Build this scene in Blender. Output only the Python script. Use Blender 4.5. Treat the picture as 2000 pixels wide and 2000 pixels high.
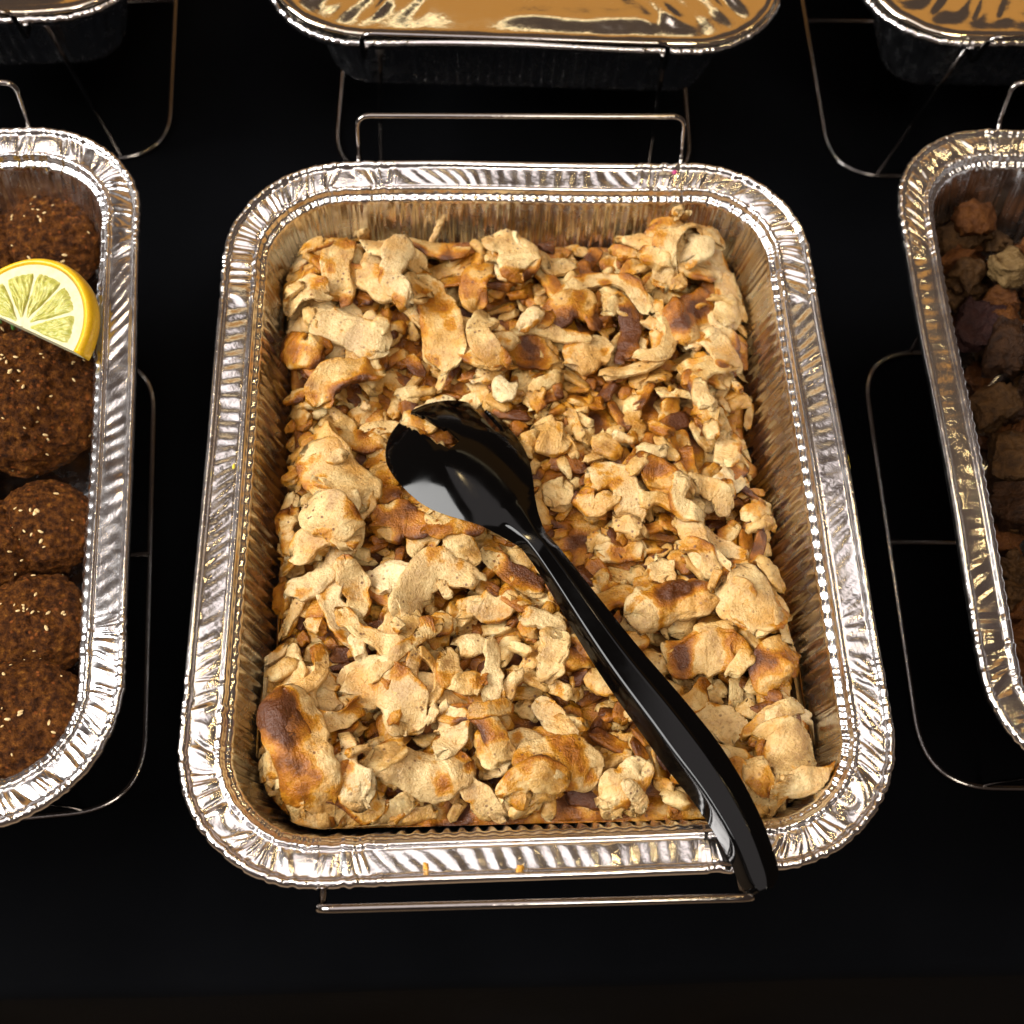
import bpy, bmesh, math, random
import numpy as np
from mathutils import Matrix, Vector

scene = bpy.context.scene
for o in list(bpy.data.objects):
    bpy.data.objects.remove(o)
COL = scene.collection
ZR = 0.14                      # height of the pan rims above the table top

# ------------------------------------------------------------------ camera
FPX, PITCH, ROLL, YAW = 2427.13, 0.458877, 0.0828083, -0.1057772
CAM = np.array([-0.0311915, -0.237859, 0.4448754 + ZR])
def rz(a): c, s = math.cos(a), math.sin(a); return np.array([[c,-s,0],[s,c,0],[0,0,1.]])
def rx(a): c, s = math.cos(a), math.sin(a); return np.array([[1.,0,0],[0,c,-s],[0,s,c]])
CR = rz(YAW) @ rx(PITCH) @ rz(ROLL)
cam = bpy.data.cameras.new('camera'); camo = bpy.data.objects.new('camera', cam); COL.objects.link(camo)
M = Matrix([list(CR[i]) + [CAM[i]] for i in range(3)] + [[0,0,0,1]])
camo.matrix_world = M
cam.sensor_width = 36; cam.lens = FPX / 2000 * 36
cam.clip_start = .01; cam.clip_end = 50
cam.dof.use_dof = True; cam.dof.focus_distance = 0.485; cam.dof.aperture_fstop = 11
scene.camera = camo

# ------------------------------------------------------------------ world and lamps (indoor catering table)
w = bpy.data.worlds.new('World'); scene.world = w; w.use_nodes = True
bg = w.node_tree.nodes['Background']
bg.inputs['Color'].default_value = (.30, .21, .17, 1); bg.inputs['Strength'].default_value = 0.24
def area(name, loc, target, sx, sy, power, col):
    l = bpy.data.lights.new(name, 'AREA'); l.shape = 'RECTANGLE'; l.size = sx; l.size_y = sy
    l.energy = power; l.color = col
    o = bpy.data.objects.new(name, l); COL.objects.link(o); o.location = loc
    o.rotation_euler = (Vector(target) - Vector(loc)).to_track_quat('-Z', 'Y').to_euler()
    return o
T0 = (0, 0, ZR)
area('window_light', (-1.75, -.10, 1.50), T0, 1.1, 1.2, 88, (1, .985, .955))
area('ceiling_panel_light', (-.45, -.02, 2.5), T0, 2.5, 1.55, 18, (1, .91, .90))
area('front_fill_light', (.35, -1.25, 2.2), T0, .5, .5, 16, (1, .90, .76))  # added fill behind the camera, kept out of the flat rims' reflections
area('warm_ceiling_bounce', (.2, 2.9, 2.35), T0, 4.6, 1.1, 6.8, (1, .45, .055))
area('lid_highlight_strip', (.1, 1.75, 2.0), T0, 1.1, .10, .7, (1, .82, .5))  # added strip, only there for swirl highlights on the lids
for i, (x, y, z) in enumerate([(.85, .75, 2.2), (-.75, .95, 2.2), (.55, .1, 2.3), (1.5, 1.0, 2.2)]):
    area('ceiling_spot_light', (x, y, z), T0, .07, .07, 1.7, (1, .72, .34))
scene.view_settings.view_transform = 'Standard'; scene.view_settings.look = 'None'
scene.view_settings.gamma = 1; scene.view_settings.exposure = 0
scene.cycles.use_denoising = True
scene.cycles.sample_clamp_indirect = 4; scene.cycles.blur_glossy = .3
scene.cycles.max_bounces = 8; scene.cycles.glossy_bounces = 5; scene.cycles.diffuse_bounces = 3

def un(x, y, z):
    """photo pixel (2000 px wide) -> point on the level z (metres above table)"""
    d = CR @ np.array([(x-1000)/FPX, -(y-1000)/FPX, -1.])
    return CAM + d * ((z - CAM[2]) / d[2])
DS = 2000/1932
def ud(x, y, z): return un(x*DS, y*DS, z)

# ------------------------------------------------------------------ noise
def _h(ix, iy, iz, seed):
    n = (ix.astype(np.int64)*374761393 + iy.astype(np.int64)*668265263 + iz.astype(np.int64)*2147483647 + seed*1274126177) & 0xFFFFFFFF
    n = ((n ^ (n >> 13)) * 1274126177) & 0xFFFFFFFF
    n = ((n ^ (n >> 16)) * 2246822519) & 0xFFFFFFFF
    return (n ^ (n >> 15)).astype(np.float64) / 4294967295.
def vn(p, seed=0):
    p = np.atleast_2d(np.asarray(p, float)); i = np.floor(p).astype(np.int64); f = p - i
    f = f*f*f*(f*(f*6-15)+10); r = 0
    for a in (0,1):
        for b in (0,1):
            for c in (0,1):
                wgt = (f[:,0] if a else 1-f[:,0])*(f[:,1] if b else 1-f[:,1])*(f[:,2] if c else 1-f[:,2])
                r = r + wgt*_h(i[:,0]+a, i[:,1]+b, i[:,2]+c, seed)
    return r*2-1
def fbm(p, seed=0, o=3, g=.5):
    r = 0; a = 1
    for k in range(o):
        r = r + a*vn(np.asarray(p)*2**k + 13.7*k, seed+k); a *= g
    return r
def n1(s, seed=0): return vn(np.stack([s, s*0+.37, s*0+.11], 1), seed)
def sst(a, b, x): t = np.clip((x-a)/(b-a), 0, 1); return t*t*(3-2*t)

# ------------------------------------------------------------------ materials
def mat(name):
    m = bpy.data.materials.new(name); m.use_nodes = True
    nt = m.node_tree; return m, nt, nt.nodes['Principled BSDF']
def N(nt, t, **kw):
    n = nt.nodes.new(t)
    for k, v in kw.items():
        if k in n.inputs: n.inputs[k].default_value = v
        else: setattr(n, k, v)
    return n
def ramp(nt, fac, stops, interp='LINEAR'):
    r = nt.nodes.new('ShaderNodeValToRGB'); r.color_ramp.interpolation = interp
    e = r.color_ramp.elements
    while len(e) < len(stops): e.new(.5)
    for x, (p, c) in zip(e, stops): x.position = p; x.color = (c, c, c, 1) if isinstance(c, (int, float)) else (*c, 1)
    nt.links.new(fac, r.inputs[0]); return r.outputs[0]
def mix(nt, fac, a, b, mode='MIX'):
    n = nt.nodes.new('ShaderNodeMix'); n.data_type = 'RGBA'; n.blend_type = mode
    for s, v in ((0, fac), (6, a), (7, b)):
        if hasattr(v, 'is_output'): nt.links.new(v, n.inputs[s])
        elif s == 0: n.inputs[0].default_value = v
        else: n.inputs[s].default_value = (*v, 1)
    return n.outputs[2]
def math_(nt, op, a, b=0.):
    n = nt.nodes.new('ShaderNodeMath'); n.operation = op
    for s, v in ((0, a), (1, b)):
        if hasattr(v, 'is_output'): nt.links.new(v, n.inputs[s])
        else: n.inputs[s].default_value = v
    return n.outputs[0]
def bump(nt, bsdf, h, strength, dist):
    b = N(nt, 'ShaderNodeBump', Strength=strength, Distance=dist)
    nt.links.new(h, b.inputs['Height'])
    if bsdf.inputs['Normal'].is_linked: nt.links.new(bsdf.inputs['Normal'].links[0].from_socket, b.inputs['Normal'])
    nt.links.new(b.outputs[0], bsdf.inputs['Normal'])

def foil(name, base=(.84, .815, .81), rough=.18, bumps=.12):
    m, nt, b = mat(name)
    b.inputs['Base Color'].default_value = (*base, 1); b.inputs['Metallic'].default_value = 1
    tc = N(nt, 'ShaderNodeTexCoord')
    n = N(nt, 'ShaderNodeTexNoise', Scale=160., Detail=4.); nt.links.new(tc.outputs['Object'], n.inputs[0])
    r = ramp(nt, n.outputs[0], [(.3, rough*.75), (.75, rough*1.5)]); nt.links.new(r, b.inputs['Roughness'])
    n2 = N(nt, 'ShaderNodeTexNoise', Scale=420., Detail=3.); nt.links.new(tc.outputs['Object'], n2.inputs[0])
    bump(nt, b, n2.outputs[0], bumps, .0012)
    return m
FOIL = foil('aluminium_foil'); BASIN = foil('dimmed_foil', (.70, .70, .715), .22, .14); LIDM = foil('lid_foil', (.93, .86, .72), .10, .05)  # basin base darkened to dim its reflections; lid base tinted with reflected gold

def wire():
    m, nt, b = mat('chromed_wire')
    b.inputs['Base Color'].default_value = (.36, .335, .32, 1); b.inputs['Metallic'].default_value = 1; b.inputs['Roughness'].default_value = .13
    tc = N(nt, 'ShaderNodeTexCoord'); n = N(nt, 'ShaderNodeTexNoise', Scale=300.); nt.links.new(tc.outputs['Object'], n.inputs[0])
    bump(nt, b, n.outputs[0], .15, .0005); return m
WIRE = wire()

def cloth():
    m, nt, b = mat('black_cloth')
    tc = N(nt, 'ShaderNodeTexCoord')
    n = N(nt, 'ShaderNodeTexNoise', Scale=9., Detail=5.); nt.links.new(tc.outputs['Object'], n.inputs[0])
    nt.links.new(ramp(nt, n.outputs[0], [(.3, (.0015, .0017, .0022)), (.8, (.0036, .0039, .0050))]), b.inputs['Base Color'])
    b.inputs['Roughness'].default_value = .95; b.inputs['Specular IOR Level'].default_value = .04
    wv = N(nt, 'ShaderNodeTexWave', Scale=700., Distortion=.4); nt.links.new(tc.outputs['Object'], wv.inputs[0])
    wv2 = N(nt, 'ShaderNodeTexWave', Scale=700., Distortion=.4, bands_direction='Y'); nt.links.new(tc.outputs['Object'], wv2.inputs[0])
    bump(nt, b, math_(nt, 'ADD', wv.outputs[1], wv2.outputs[1]), .4, .0006)
    return m
CLOTH = cloth()

def floorm():
    m, nt, b = mat('dark_floor')
    tc = N(nt, 'ShaderNodeTexCoord'); n = N(nt, 'ShaderNodeTexNoise', Scale=14., Detail=6.); nt.links.new(tc.outputs['Object'], n.inputs[0])
    nt.links.new(ramp(nt, n.outputs[0], [(.3, (.20, .14, .085)), (.7, (.32, .22, .135))]), b.inputs['Base Color'])
    b.inputs['Roughness'].default_value = .8; return m
FLOOR = floorm()

def plastic():
    m, nt, b = mat('black_plastic')
    b.inputs['Base Color'].default_value = (.0012, .0011, .0011, 1); b.inputs['Roughness'].default_value = .07
    b.inputs['Specular IOR Level'].default_value = .2
    tc = N(nt, 'ShaderNodeTexCoord'); n = N(nt, 'ShaderNodeTexNoise', Scale=60., Detail=6.); nt.links.new(tc.outputs['Object'], n.inputs[0])
    nt.links.new(ramp(nt, n.outputs[0], [(.4, .05), (.7, .16)]), b.inputs['Roughness'])
    return m
PLASTIC = plastic()

def chicken():
    m, nt, b = mat('cooked_chicken')
    tc = N(nt, 'ShaderNodeTexCoord'); oi = N(nt, 'ShaderNodeObjectInfo')
    sep = N(nt, 'ShaderNodeSeparateColor'); nt.links.new(oi.outputs['Color'], sep.inputs[0])
    va = N(nt, 'ShaderNodeVectorMath', operation='ADD'); nt.links.new(tc.outputs['Object'], va.inputs[0])
    vs = N(nt, 'ShaderNodeVectorMath', operation='SCALE'); vs.inputs[0].default_value = (3.1, 5.3, 1.7); nt.links.new(oi.outputs['Random'], vs.inputs['Scale'])
    nt.links.new(vs.outputs[0], va.inputs[1]); P = va.outputs[0]
    def noise(scale, detail=4., rough=.55, src=None):
        n = N(nt, 'ShaderNodeTexNoise', Scale=scale, Detail=detail, Roughness=rough); nt.links.new(src or P, n.inputs[0]); return n.outputs[0]
    at = N(nt, 'ShaderNodeAttribute', attribute_name='sear')
    # pale meat with soft yellow mottling
    base = ramp(nt, noise(95), [(.32, (.36, .165, .030)), (.46, (.60, .35, .100)), (.66, (.82, .61, .28))])
    base = mix(nt, math_(nt, 'MULTIPLY', sep.outputs[1], .75), base, (.84, .68, .39))
    yel = ramp(nt, noise(48), [(.5, 0.), (.65, .6)])
    base = mix(nt, yel, base, (.60, .26, .016))
    # browning
    s = math_(nt, 'ADD', at.outputs['Fac'], math_(nt, 'MULTIPLY', math_(nt, 'SUBTRACT', noise(150, 5., .65), .5), 1.15))
    s = math_(nt, 'ADD', s, sep.outputs[0])
    c = ramp(nt, s, [(.0, (.8, .62, .38)), (.3, (.60, .27, .02)), (.58, (.38, .125, .006)), (.95, (.10, .026, .003))])
    f = ramp(nt, s, [(.12, 0.), (.36, 1.)])
    col = mix(nt, f, base, c)
    col = mix(nt, 1., col, ramp(nt, noise(620, 4., .7), [(.3, (.66, .57, .46)), (.48, (.97, .97, .97)), (.7, (1.0, 1.0, 1.0))]), 'MULTIPLY')
    # pepper specks
    sp = N(nt, 'ShaderNodeTexVoronoi', Scale=330.); nt.links.new(P, sp.inputs[0])
    sm = math_(nt, 'MULTIPLY', ramp(nt, sp.outputs['Distance'], [(.14, 1.), (.26, 0.)]), ramp(nt, noise(70, 2.), [(.5, 0.), (.62, .9)]))
    col = mix(nt, sm, col, (.13, .045, .016))
    nt.links.new(col, b.inputs['Base Color'])
    nt.links.new(ramp(nt, noise(120), [(.3, .2), (.7, .42)]), b.inputs['Roughness'])
    b.inputs['Specular IOR Level'].default_value = .5
    b.inputs['Coat Weight'].default_value = .0; b.inputs['Coat Roughness'].default_value = .16
    b.inputs['Subsurface Weight'].default_value = .06; b.inputs['Subsurface Radius'].default_value = (.004, .002, .0008); b.inputs['Subsurface Scale'].default_value = .5
    uv = N(nt, 'ShaderNodeUVMap'); mp = N(nt, 'ShaderNodeMapping'); mp.inputs['Scale'].default_value = (90, 900, 1); nt.links.new(uv.outputs[0], mp.inputs[0])
    fib = N(nt, 'ShaderNodeTexNoise', Scale=1., Detail=3.); nt.links.new(mp.outputs[0], fib.inputs[0])
    bump(nt, b, fib.outputs[0], .38, .0013)
    bump(nt, b, noise(380, 5., .7), .6, .0016)
    bump(nt, b, noise(1200, 3.), .6, .0007)
    return m
CHICK = chicken()

def falafelm():
    m, nt, b = mat('falafel_crust')
    tc = N(nt, 'ShaderNodeTexCoord')
    def noise(s, d=5.):
        n = N(nt, 'ShaderNodeTexNoise', Scale=s, Detail=d, Roughness=.65); nt.links.new(tc.outputs['Object'], n.inputs[0]); return n.outputs[0]
    col = ramp(nt, noise(330), [(.3, (.012, .0035, .0008)), (.46, (.062, .019, .0035)), (.62, (.155, .052, .008)), (.76, (.36, .15, .022))])
    v = N(nt, 'ShaderNodeTexVoronoi', Scale=230.); nt.links.new(tc.outputs['Object'], v.inputs[0])
    col = mix(nt, ramp(nt, v.outputs['Distance'], [(.1, .75), (.22, 0.)]), col, (.30, .085, .018))
    nt.links.new(col, b.inputs['Base Color']); b.inputs['Roughness'].default_value = .65; b.inputs['Specular IOR Level'].default_value = .08
    bump(nt, b, noise(420), 1., .0035); bump(nt, b, noise(1300), .8, .001)
    return m
FALM = falafelm()

def simple(name, c1, c2, scale, rough=.5, bs=.3, bd=.0008, sss=0, spec=.4):
    m, nt, b = mat(name); tc = N(nt, 'ShaderNodeTexCoord')
    n = N(nt, 'ShaderNodeTexNoise', Scale=scale, Detail=5., Roughness=.6); nt.links.new(tc.outputs['Object'], n.inputs[0])
    nt.links.new(ramp(nt, n.outputs[0], [(.32, c1), (.7, c2)]), b.inputs['Base Color'])
    b.inputs['Roughness'].default_value = rough; b.inputs['Specular IOR Level'].default_value = spec
    if sss: b.inputs['Subsurface Weight'].default_value = sss; b.inputs['Subsurface Radius'].default_value = (.004, .003, .001); b.inputs['Subsurface Scale'].default_value = .6
    if bs: bump(nt, b, n.outputs[0], bs, bd)
    return m
SEED = simple('sesame', (.55, .36, .14), (.75, .55, .28), 500, .5)
RIND = simple('lemon_rind', (.66, .36, .006), (.76, .47, .012), 700, .3, .4, .0006, .1)
PITH = simple('lemon_pith', (.52, .47, .26), (.64, .59, .37), 300, .6, .3, .0006, .2)
PULP = simple('lemon_pulp', (.32, .32, .045), (.54, .50, .15), 420, .2, .6, .0012, .35)
HERB = simple('parsley_leaf', (.02, .07, .006), (.05, .16, .015), 300, .5)
SHADED_TOAST = [simple('toasted_cube_%d' % i, a, b_, 260, .6, 1., .003, 0, .2) for i, (a, b_) in enumerate([
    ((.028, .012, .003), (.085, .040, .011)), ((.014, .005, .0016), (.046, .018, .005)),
    ((.10, .058, .02), (.18, .112, .042)), ((.018, .006, .006), (.038, .014, .011)), ((.055, .016, .0025), (.12, .042, .007))])]  # cube browns darkened to hold the shade inside this pan
SAUCE = simple('dried_sauce', (.55, .22, .02), (.70, .38, .05), 300, .4)
MUSTARD = simple('mustard_streak', (.72, .52, .02), (.80, .62, .05), 300, .4)
BEET = simple('magenta_spot', (.45, .03, .14), (.55, .05, .2), 300, .4)

# ------------------------------------------------------------------ helpers
def link(name, me, m=None, parent=None, loc=None, smooth=True):
    o = bpy.data.objects.new(name, me); COL.objects.link(o)
    if m is not None and not me.materials: me.materials.append(m)
    if smooth: me.polygons.foreach_set('use_smooth', np.ones(len(me.polygons), bool))
    if parent is not None: o.parent = parent
    if loc is not None: o.location = loc
    return o
def tag(o, label, cat, group=None, kind=None):
    o['label'] = label; o['category'] = cat
    if group: o['group'] = group
    if kind: o['kind'] = kind
    return o
def empty(name, loc, yaw=0):
    o = bpy.data.objects.new(name, None); COL.objects.link(o); o.empty_display_size = .02
    o.location = loc; o.rotation_euler = (0, 0, yaw); return o
def mesh(name, V, F):
    me = bpy.data.meshes.new(name); V = np.asarray(V, float)
    if isinstance(F, np.ndarray):
        k = F.shape[1]; me.vertices.add(len(V)); me.vertices.foreach_set('co', V.ravel())
        me.loops.add(F.size); me.loops.foreach_set('vertex_index', F.ravel().astype(np.int32))
        me.polygons.add(len(F)); me.polygons.foreach_set('loop_start', np.arange(0, F.size, k, dtype=np.int32))
        me.update(calc_edges=True)
    else:
        me.from_pydata([tuple(v) for v in V], [], F); me.update()
    return me
def grid_faces(nu, nv, wrap_u=False):
    """verts indexed v*nu+u"""
    uu = np.arange(nu if wrap_u else nu-1); a, b = np.meshgrid(uu, np.arange(nv-1)); a = a.ravel(); b = b.ravel(); a1 = (a+1) % nu
    return np.stack([b*nu+a, b*nu+a1, (b+1)*nu+a1, (b+1)*nu+a], 1)
def tube(pts, r, closed=False, seg=10):
    P = np.asarray(pts, float); n = len(P)
    T = np.roll(P, -1, 0) - np.roll(P, 1, 0)
    if not closed: T[0] = P[1]-P[0]; T[-1] = P[-1]-P[-2]
    T /= np.linalg.norm(T, axis=1)[:, None]
    nrm = np.cross(T[0], [0.3, .2, 1.]); nrm /= np.linalg.norm(nrm); V = []
    for i in range(n):
        nrm = nrm - T[i]*np.dot(nrm, T[i]); nrm /= np.linalg.norm(nrm); bn = np.cross(T[i], nrm)
        for k in range(seg):
            a = 2*math.pi*k/seg; V.append(P[i] + r*(math.cos(a)*nrm + math.sin(a)*bn))
    F = []
    for i in range(n if closed else n-1):
        j = (i+1) % n
        for k in range(seg): F.append((i*seg+k, i*seg+(k+1) % seg, j*seg+(k+1) % seg, j*seg+k))
    if not closed: F.append(tuple(range(seg))[::-1]); F.append(tuple((n-1)*seg+k for k in range(seg)))
    return V, F
def round_poly(pts, r, closed=False, k=8):
    P = [np.array(p, float) for p in pts]; n = len(P); out = []
    for i in range(n):
        if not closed and i in (0, n-1): out.append(P[i]); continue
        a, b, c = P[i-1], P[i], P[(i+1) % n]
        u = a-b; lu = np.linalg.norm(u); u /= lu; v = c-b; lv = np.linalg.norm(v); v /= lv
        d = min(r, lu*.48, lv*.48)
        for t in np.linspace(0, 1, k):
            out.append((1-t)**2*(b+u*d) + 2*t*(1-t)*b + t*t*(b+v*d))
    return out

# ------------------------------------------------------------------ setting: floor and cloth-covered table
def sheet(name, x0, x1, y0, y1, z, m):
    o = link(name, mesh(name, [(x0,y0,z),(x1,y0,z),(x1,y1,z),(x0,y1,z)], [(0,1,2,3)]), m); o['kind'] = 'structure'; return o
sheet('floor', -6, 6, -6, 6, -.74, FLOOR)
def table():
    nx, prof = 241, []
    for t in np.linspace(0, 1, 60): prof.append((1.35 - t*1.526, 0.))            # flat top from the back to the front edge
    for a in np.linspace(0, math.pi/2, 8)[1:]: prof.append((-.176-.008*math.sin(a), -.008+.008*math.cos(a)))
    for t in np.linspace(0, 1, 30)[1:]: prof.append((-.184, -.008-.70*t))
    prof = np.array(prof); xs = np.linspace(-1.3, 1.3, nx)
    X, I = np.meshgrid(xs, np.arange(len(prof)))
    Y = prof[I, 0].copy(); Z = prof[I, 1].copy()
    drop = np.clip(-Z/.7, 0, 1)
    Y += -.03*drop*(1+np.sin(X*26+1.3*np.sin(X*7)))                              # hanging folds
    Y += .0042*X*(Y < -.1)*-1
    V = np.stack([X.ravel(), Y.ravel(), Z.ravel()], 1)
    V[:, 2] += .0006*fbm(V*[9, 22, 1], 5, 3)*(V[:, 1] < -.17) - .0004
    o = link('table', mesh('table', V, grid_faces(nx, len(prof))), CLOTH); o['kind'] = 'structure'
table()

# ------------------------------------------------------------------ foil pans
PW, PL, PR = .264, .324, .052
PROF = [(.0012,-.0048),(.0003,-.0036),(0,-.0022),(.0004,-.0008),(.0014,0),(.0026,-.0002),(.0033,-.0013),(.0037,-.0020)] \
     + [(.0042+.0085*t, -.0021-.0012*t) for t in np.linspace(0, 1, 12)] \
     + [(.0131,-.0036),(.0136,-.0030),(.0142,-.0022),(.0150,-.0023),(.0155,-.0034),(.0158,-.0048),(.0163,-.0058),(.0172,-.0061),(.0182,-.0063),(.0188,-.0072)]
NRIM = len(PROF)
PROF += [(.0190+.0108*t, -.0085-.0455*t) for t in np.linspace(0, 1, 26)] + [(.0314,-.0572),(.0340,-.0592),(.0372,-.06)]
PROF = np.array(PROF)
def wall_d(z): return np.interp(-z, -PROF[NRIM:, 1], PROF[NRIM:, 0])           # wall offset from the outer rim at a level below the rim
def outline(n):
    hx, hy, R = PW/2, PL/2, PR; sx, sy, q = 2*(hx-R), 2*(hy-R), math.pi/2*R
    per = 2*sx+2*sy+4*q; s = np.arange(n)/n*per
    P = np.zeros((n, 2)); Nn = np.zeros((n, 2)); cd = np.zeros(n)
    st = 0
    segs = [('l', (-sx/2,-hy), (1,0), sx, (0,-1)), ('c', (hx-R,-hy+R), -math.pi/2, q), ('l', (hx,-sy/2), (0,1), sy, (1,0)), ('c', (hx-R,hy-R), 0, q),
            ('l', (sx/2,hy), (-1,0), sx, (0,1)), ('c', (-hx+R,hy-R), math.pi/2, q), ('l', (-hx,sy/2), (0,-1), sy, (-1,0)), ('c', (-hx+R,-hy+R), math.pi, q)]
    for g in segs:
        L = g[3]; k = (s >= st) & (s < st+L+1e-12); t = s[k]-st
        if g[0] == 'l':
            P[k] = np.array(g[1]) + t[:, None]*np.array(g[2]); Nn[k] = g[4]; cd[k] = np.minimum(t, L-t)
        else:
            a = g[2] + t/R; Nn[k] = np.stack([np.cos(a), np.sin(a)], 1); P[k] = np.array(g[1]) + R*Nn[k]
        st += L
    return s, P, Nn, 1-sst(.020, .028, cd), per
def make_pan(loc, yaw, seed, n, skew=0.):
    s, P, Nn, c, per = outline(n)
    kf = round(per/.0056)*2*math.pi/per; kb = round(per/.0068)*2*math.pi/per
    wrap = np.minimum(s, per-s) < .002
    rows = []
    warp = .0011*np.sin(2*math.pi*s/per*3+seed) + .0007*np.sin(2*math.pi*s/per*7+2*seed)
    for i, (d, z) in enumerate(PROF):
        dz = np.zeros(n); dd = np.zeros(n)
        def pl(period, sd, skewk=.5):                                           # pleats: irregular sharp ridges
            q = (s + skewk*d*n1(s/.021, seed+91))/period; q = q + .55*n1(s/.011, seed+7)
            return 1-2*np.abs(n1(q, seed+sd))
        if i < 8:                                                               # outer bead
            dz += c*(.00030*pl(.0026, 1) + .0002*n1(s/.0011, seed+3)); dd += c*.00045*n1(s/.0022, seed+4) + (1-c)*.00012*n1(s/.02, seed)
        elif i < 20:                                                            # flat of the rim
            t = (i-8)/11; env = math.sin(math.pi*min(1, max(0, t*.9+.08)))**.6
            dz += c*env*(.00062*pl(.0036, 11, 1.2) + .00030*pl(.0018, 12, 2.))
            sl = s + .006*t*(1+1.5*n1(s/.03, seed+33))
            amp = .00013*(.45+.9*np.clip(n1(s/.025, seed+19)+.5, 0, 1.2))
            dz += (1-c)*env*(amp*np.sin(kb*sl + 1.4*n1(s/.02, seed+21)) + .00042*n1(sl/.017, seed+22))
        elif i < NRIM:                                                          # inner bead and ledge
            dz += c*(.00042*pl(.0024, 31, .2)); dd += c*.0004*n1(s/.0021, seed+35)
            dd += (1-c)*(.00028*np.cos(kf*s) if i >= NRIM-4 else 0)
        else:                                                                   # walls
            t = min(1, (i-NRIM)/25)
            env = sst(-.02, .10, t)*(1-sst(.9, 1.05, t)*.7) if i < NRIM+26 else .25
            fl = np.cos(kf*s); dd += (1-c)*env*.0009*np.sign(fl)*np.abs(fl)**.75
            dd += (1-c)*env*.0004*n1(s/.03, seed+50)
            q = vn(np.stack([s/.0020, d*90+s*0, s*0], 1), seed+41); q2 = vn(np.stack([s/.0046, d*60+s*0, s*0], 1), seed+42)
            dd += c*(.3+.7*env)*(.00042*(1-2*np.abs(q)) + .0007*q2)
        fade = 1 - .0*wrap
        xy = P - Nn*(d+dd*fade)[:, None]
        rows.append(np.column_stack([xy, z + dz + warp*(1 if i < NRIM else max(0, 1-(i-NRIM)/14))]))
    rows = np.array(rows)
    rows[:, :, 1] += skew*rows[:, :, 0]*(.5-rows[:, :, 1]/PL)
    root = empty('foil_pan', loc, yaw)
    base_z = -.0605
    k = NRIM
    link('rim', mesh('pan_rim', rows[:k+1].reshape(-1, 3), grid_faces(n, k+1, True)), FOIL, root)
    last = rows[-1]; ctr = last.mean(0); extra = []
    for f in (.8, .55, .3, .1):
        r = ctr + (last-ctr)*f; r[:, 2] = base_z + .0008*fbm(r*60, seed, 3); extra.append(r)
    body = np.concatenate([rows[k:].reshape(-1, 3)] + extra + [ctr[None]]); nb = len(rows)-k+4
    Fq = grid_faces(n, nb, True); me = mesh('pan_basin', body, Fq)
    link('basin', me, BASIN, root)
    return root
def tube_obj(name, pts, r, parent, closed=False):
    V, F = tube(pts, r, closed); return link(name, mesh(name, V, F), WIRE, parent)
def make_rack(loc, yaw, label):
    """wire chafing stand; its origin is on the table under the pan's centre"""
    root = tag(empty('wire_rack', loc, yaw), label, 'wire rack', 'wire chafing racks under the foil pans')
    wr = .00135; zt = ZR-.0085
    fx, fy = PW/2-.0155, PL/2-.0155
    tube_obj('top_frame', round_poly([(-fx,-fy,zt),(fx,-fy,zt),(fx,fy,zt),(-fx,fy,zt)], .042, True, 14), wr, root, True)
    bx, by = PW/2-.024, PL/2-.038
    tube_obj('base_ring', round_poly([(-bx,-by,wr),(bx,-by,wr),(bx,by,wr),(-bx,by,wr)], .034, True, 14), wr, root, True)
    tube_obj('base_crossbar', [(-bx,.004,wr*3),(bx,.004,wr*3)], wr*.8, root)
    for sgn in (-1, 1):
        x0, x1, yo = (-.0785, .0690, PL/2+.0105) if sgn < 0 else (-.0735, .0780, PL/2+.013)
        h = [(x0, sgn*fy, zt+.001), (x0, sgn*(PL/2+.006), zt+.002), (x0+.0005, sgn*yo, ZR+.015), (x1-.0005, sgn*yo, ZR+.015), (x1, sgn*(PL/2+.006), zt+.002), (x1, sgn*fy, zt+.001)]
        tube_obj('handle', round_poly(h, .006, False, 7), wr, root)
        for sx in (-1, 1):
            tube_obj('leg', round_poly([(sx*.072, sgn*(fy-.001), zt-.002), (sx*.080, sgn*(by-.001), wr*3)], .004), wr*.9, root)
    return root

PANS = dict(mid=((0, 0), 0., 3, 3400, .0145), left=((-.2932, .0145), math.radians(4.2), 11, 3000, 0), right=((.304, .020), math.radians(-1.75), 23, 3000, 0),
            rearmid=((.012, .396), math.radians(-2.1), 31, 2000, 0), rearleft=((-.3145, .408), math.radians(3.), 43, 2000, 0), rearright=((.312, .398), math.radians(-.8), 57, 2000, 0))
LBL = dict(mid='open foil pan full of sliced chicken with a black spoon across it', left='open foil pan holding brown falafel balls and a lemon slice',
           right='open foil pan holding dark toasted cubes in shadow', rearmid='foil pan closed with a lid, behind the pan of chicken',
           rearleft='foil pan closed with a lid, behind the pan of falafel', rearright='foil pan closed with a lid, behind the pan of toasted cubes')
RL = dict(mid='chrome wire rack holding the pan of chicken', left='chrome wire rack holding the pan of falafel', right='chrome wire rack holding the pan of toasted cubes',
          rearmid='chrome wire rack holding the lidded pan behind the chicken', rearleft='chrome wire rack holding the lidded pan behind the falafel', rearright='chrome wire rack holding the lidded pan behind the toasted cubes')
PANOBJ = {}
for k, ((x, y), yaw, sd, n, sk) in PANS.items():
    p = PANOBJ[k] = make_pan((x, y, ZR), yaw, sd, n, sk); tag(p, LBL[k], 'foil pan', 'aluminium foil pans')
    make_rack((x, y, 0), yaw, RL[k])

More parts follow.
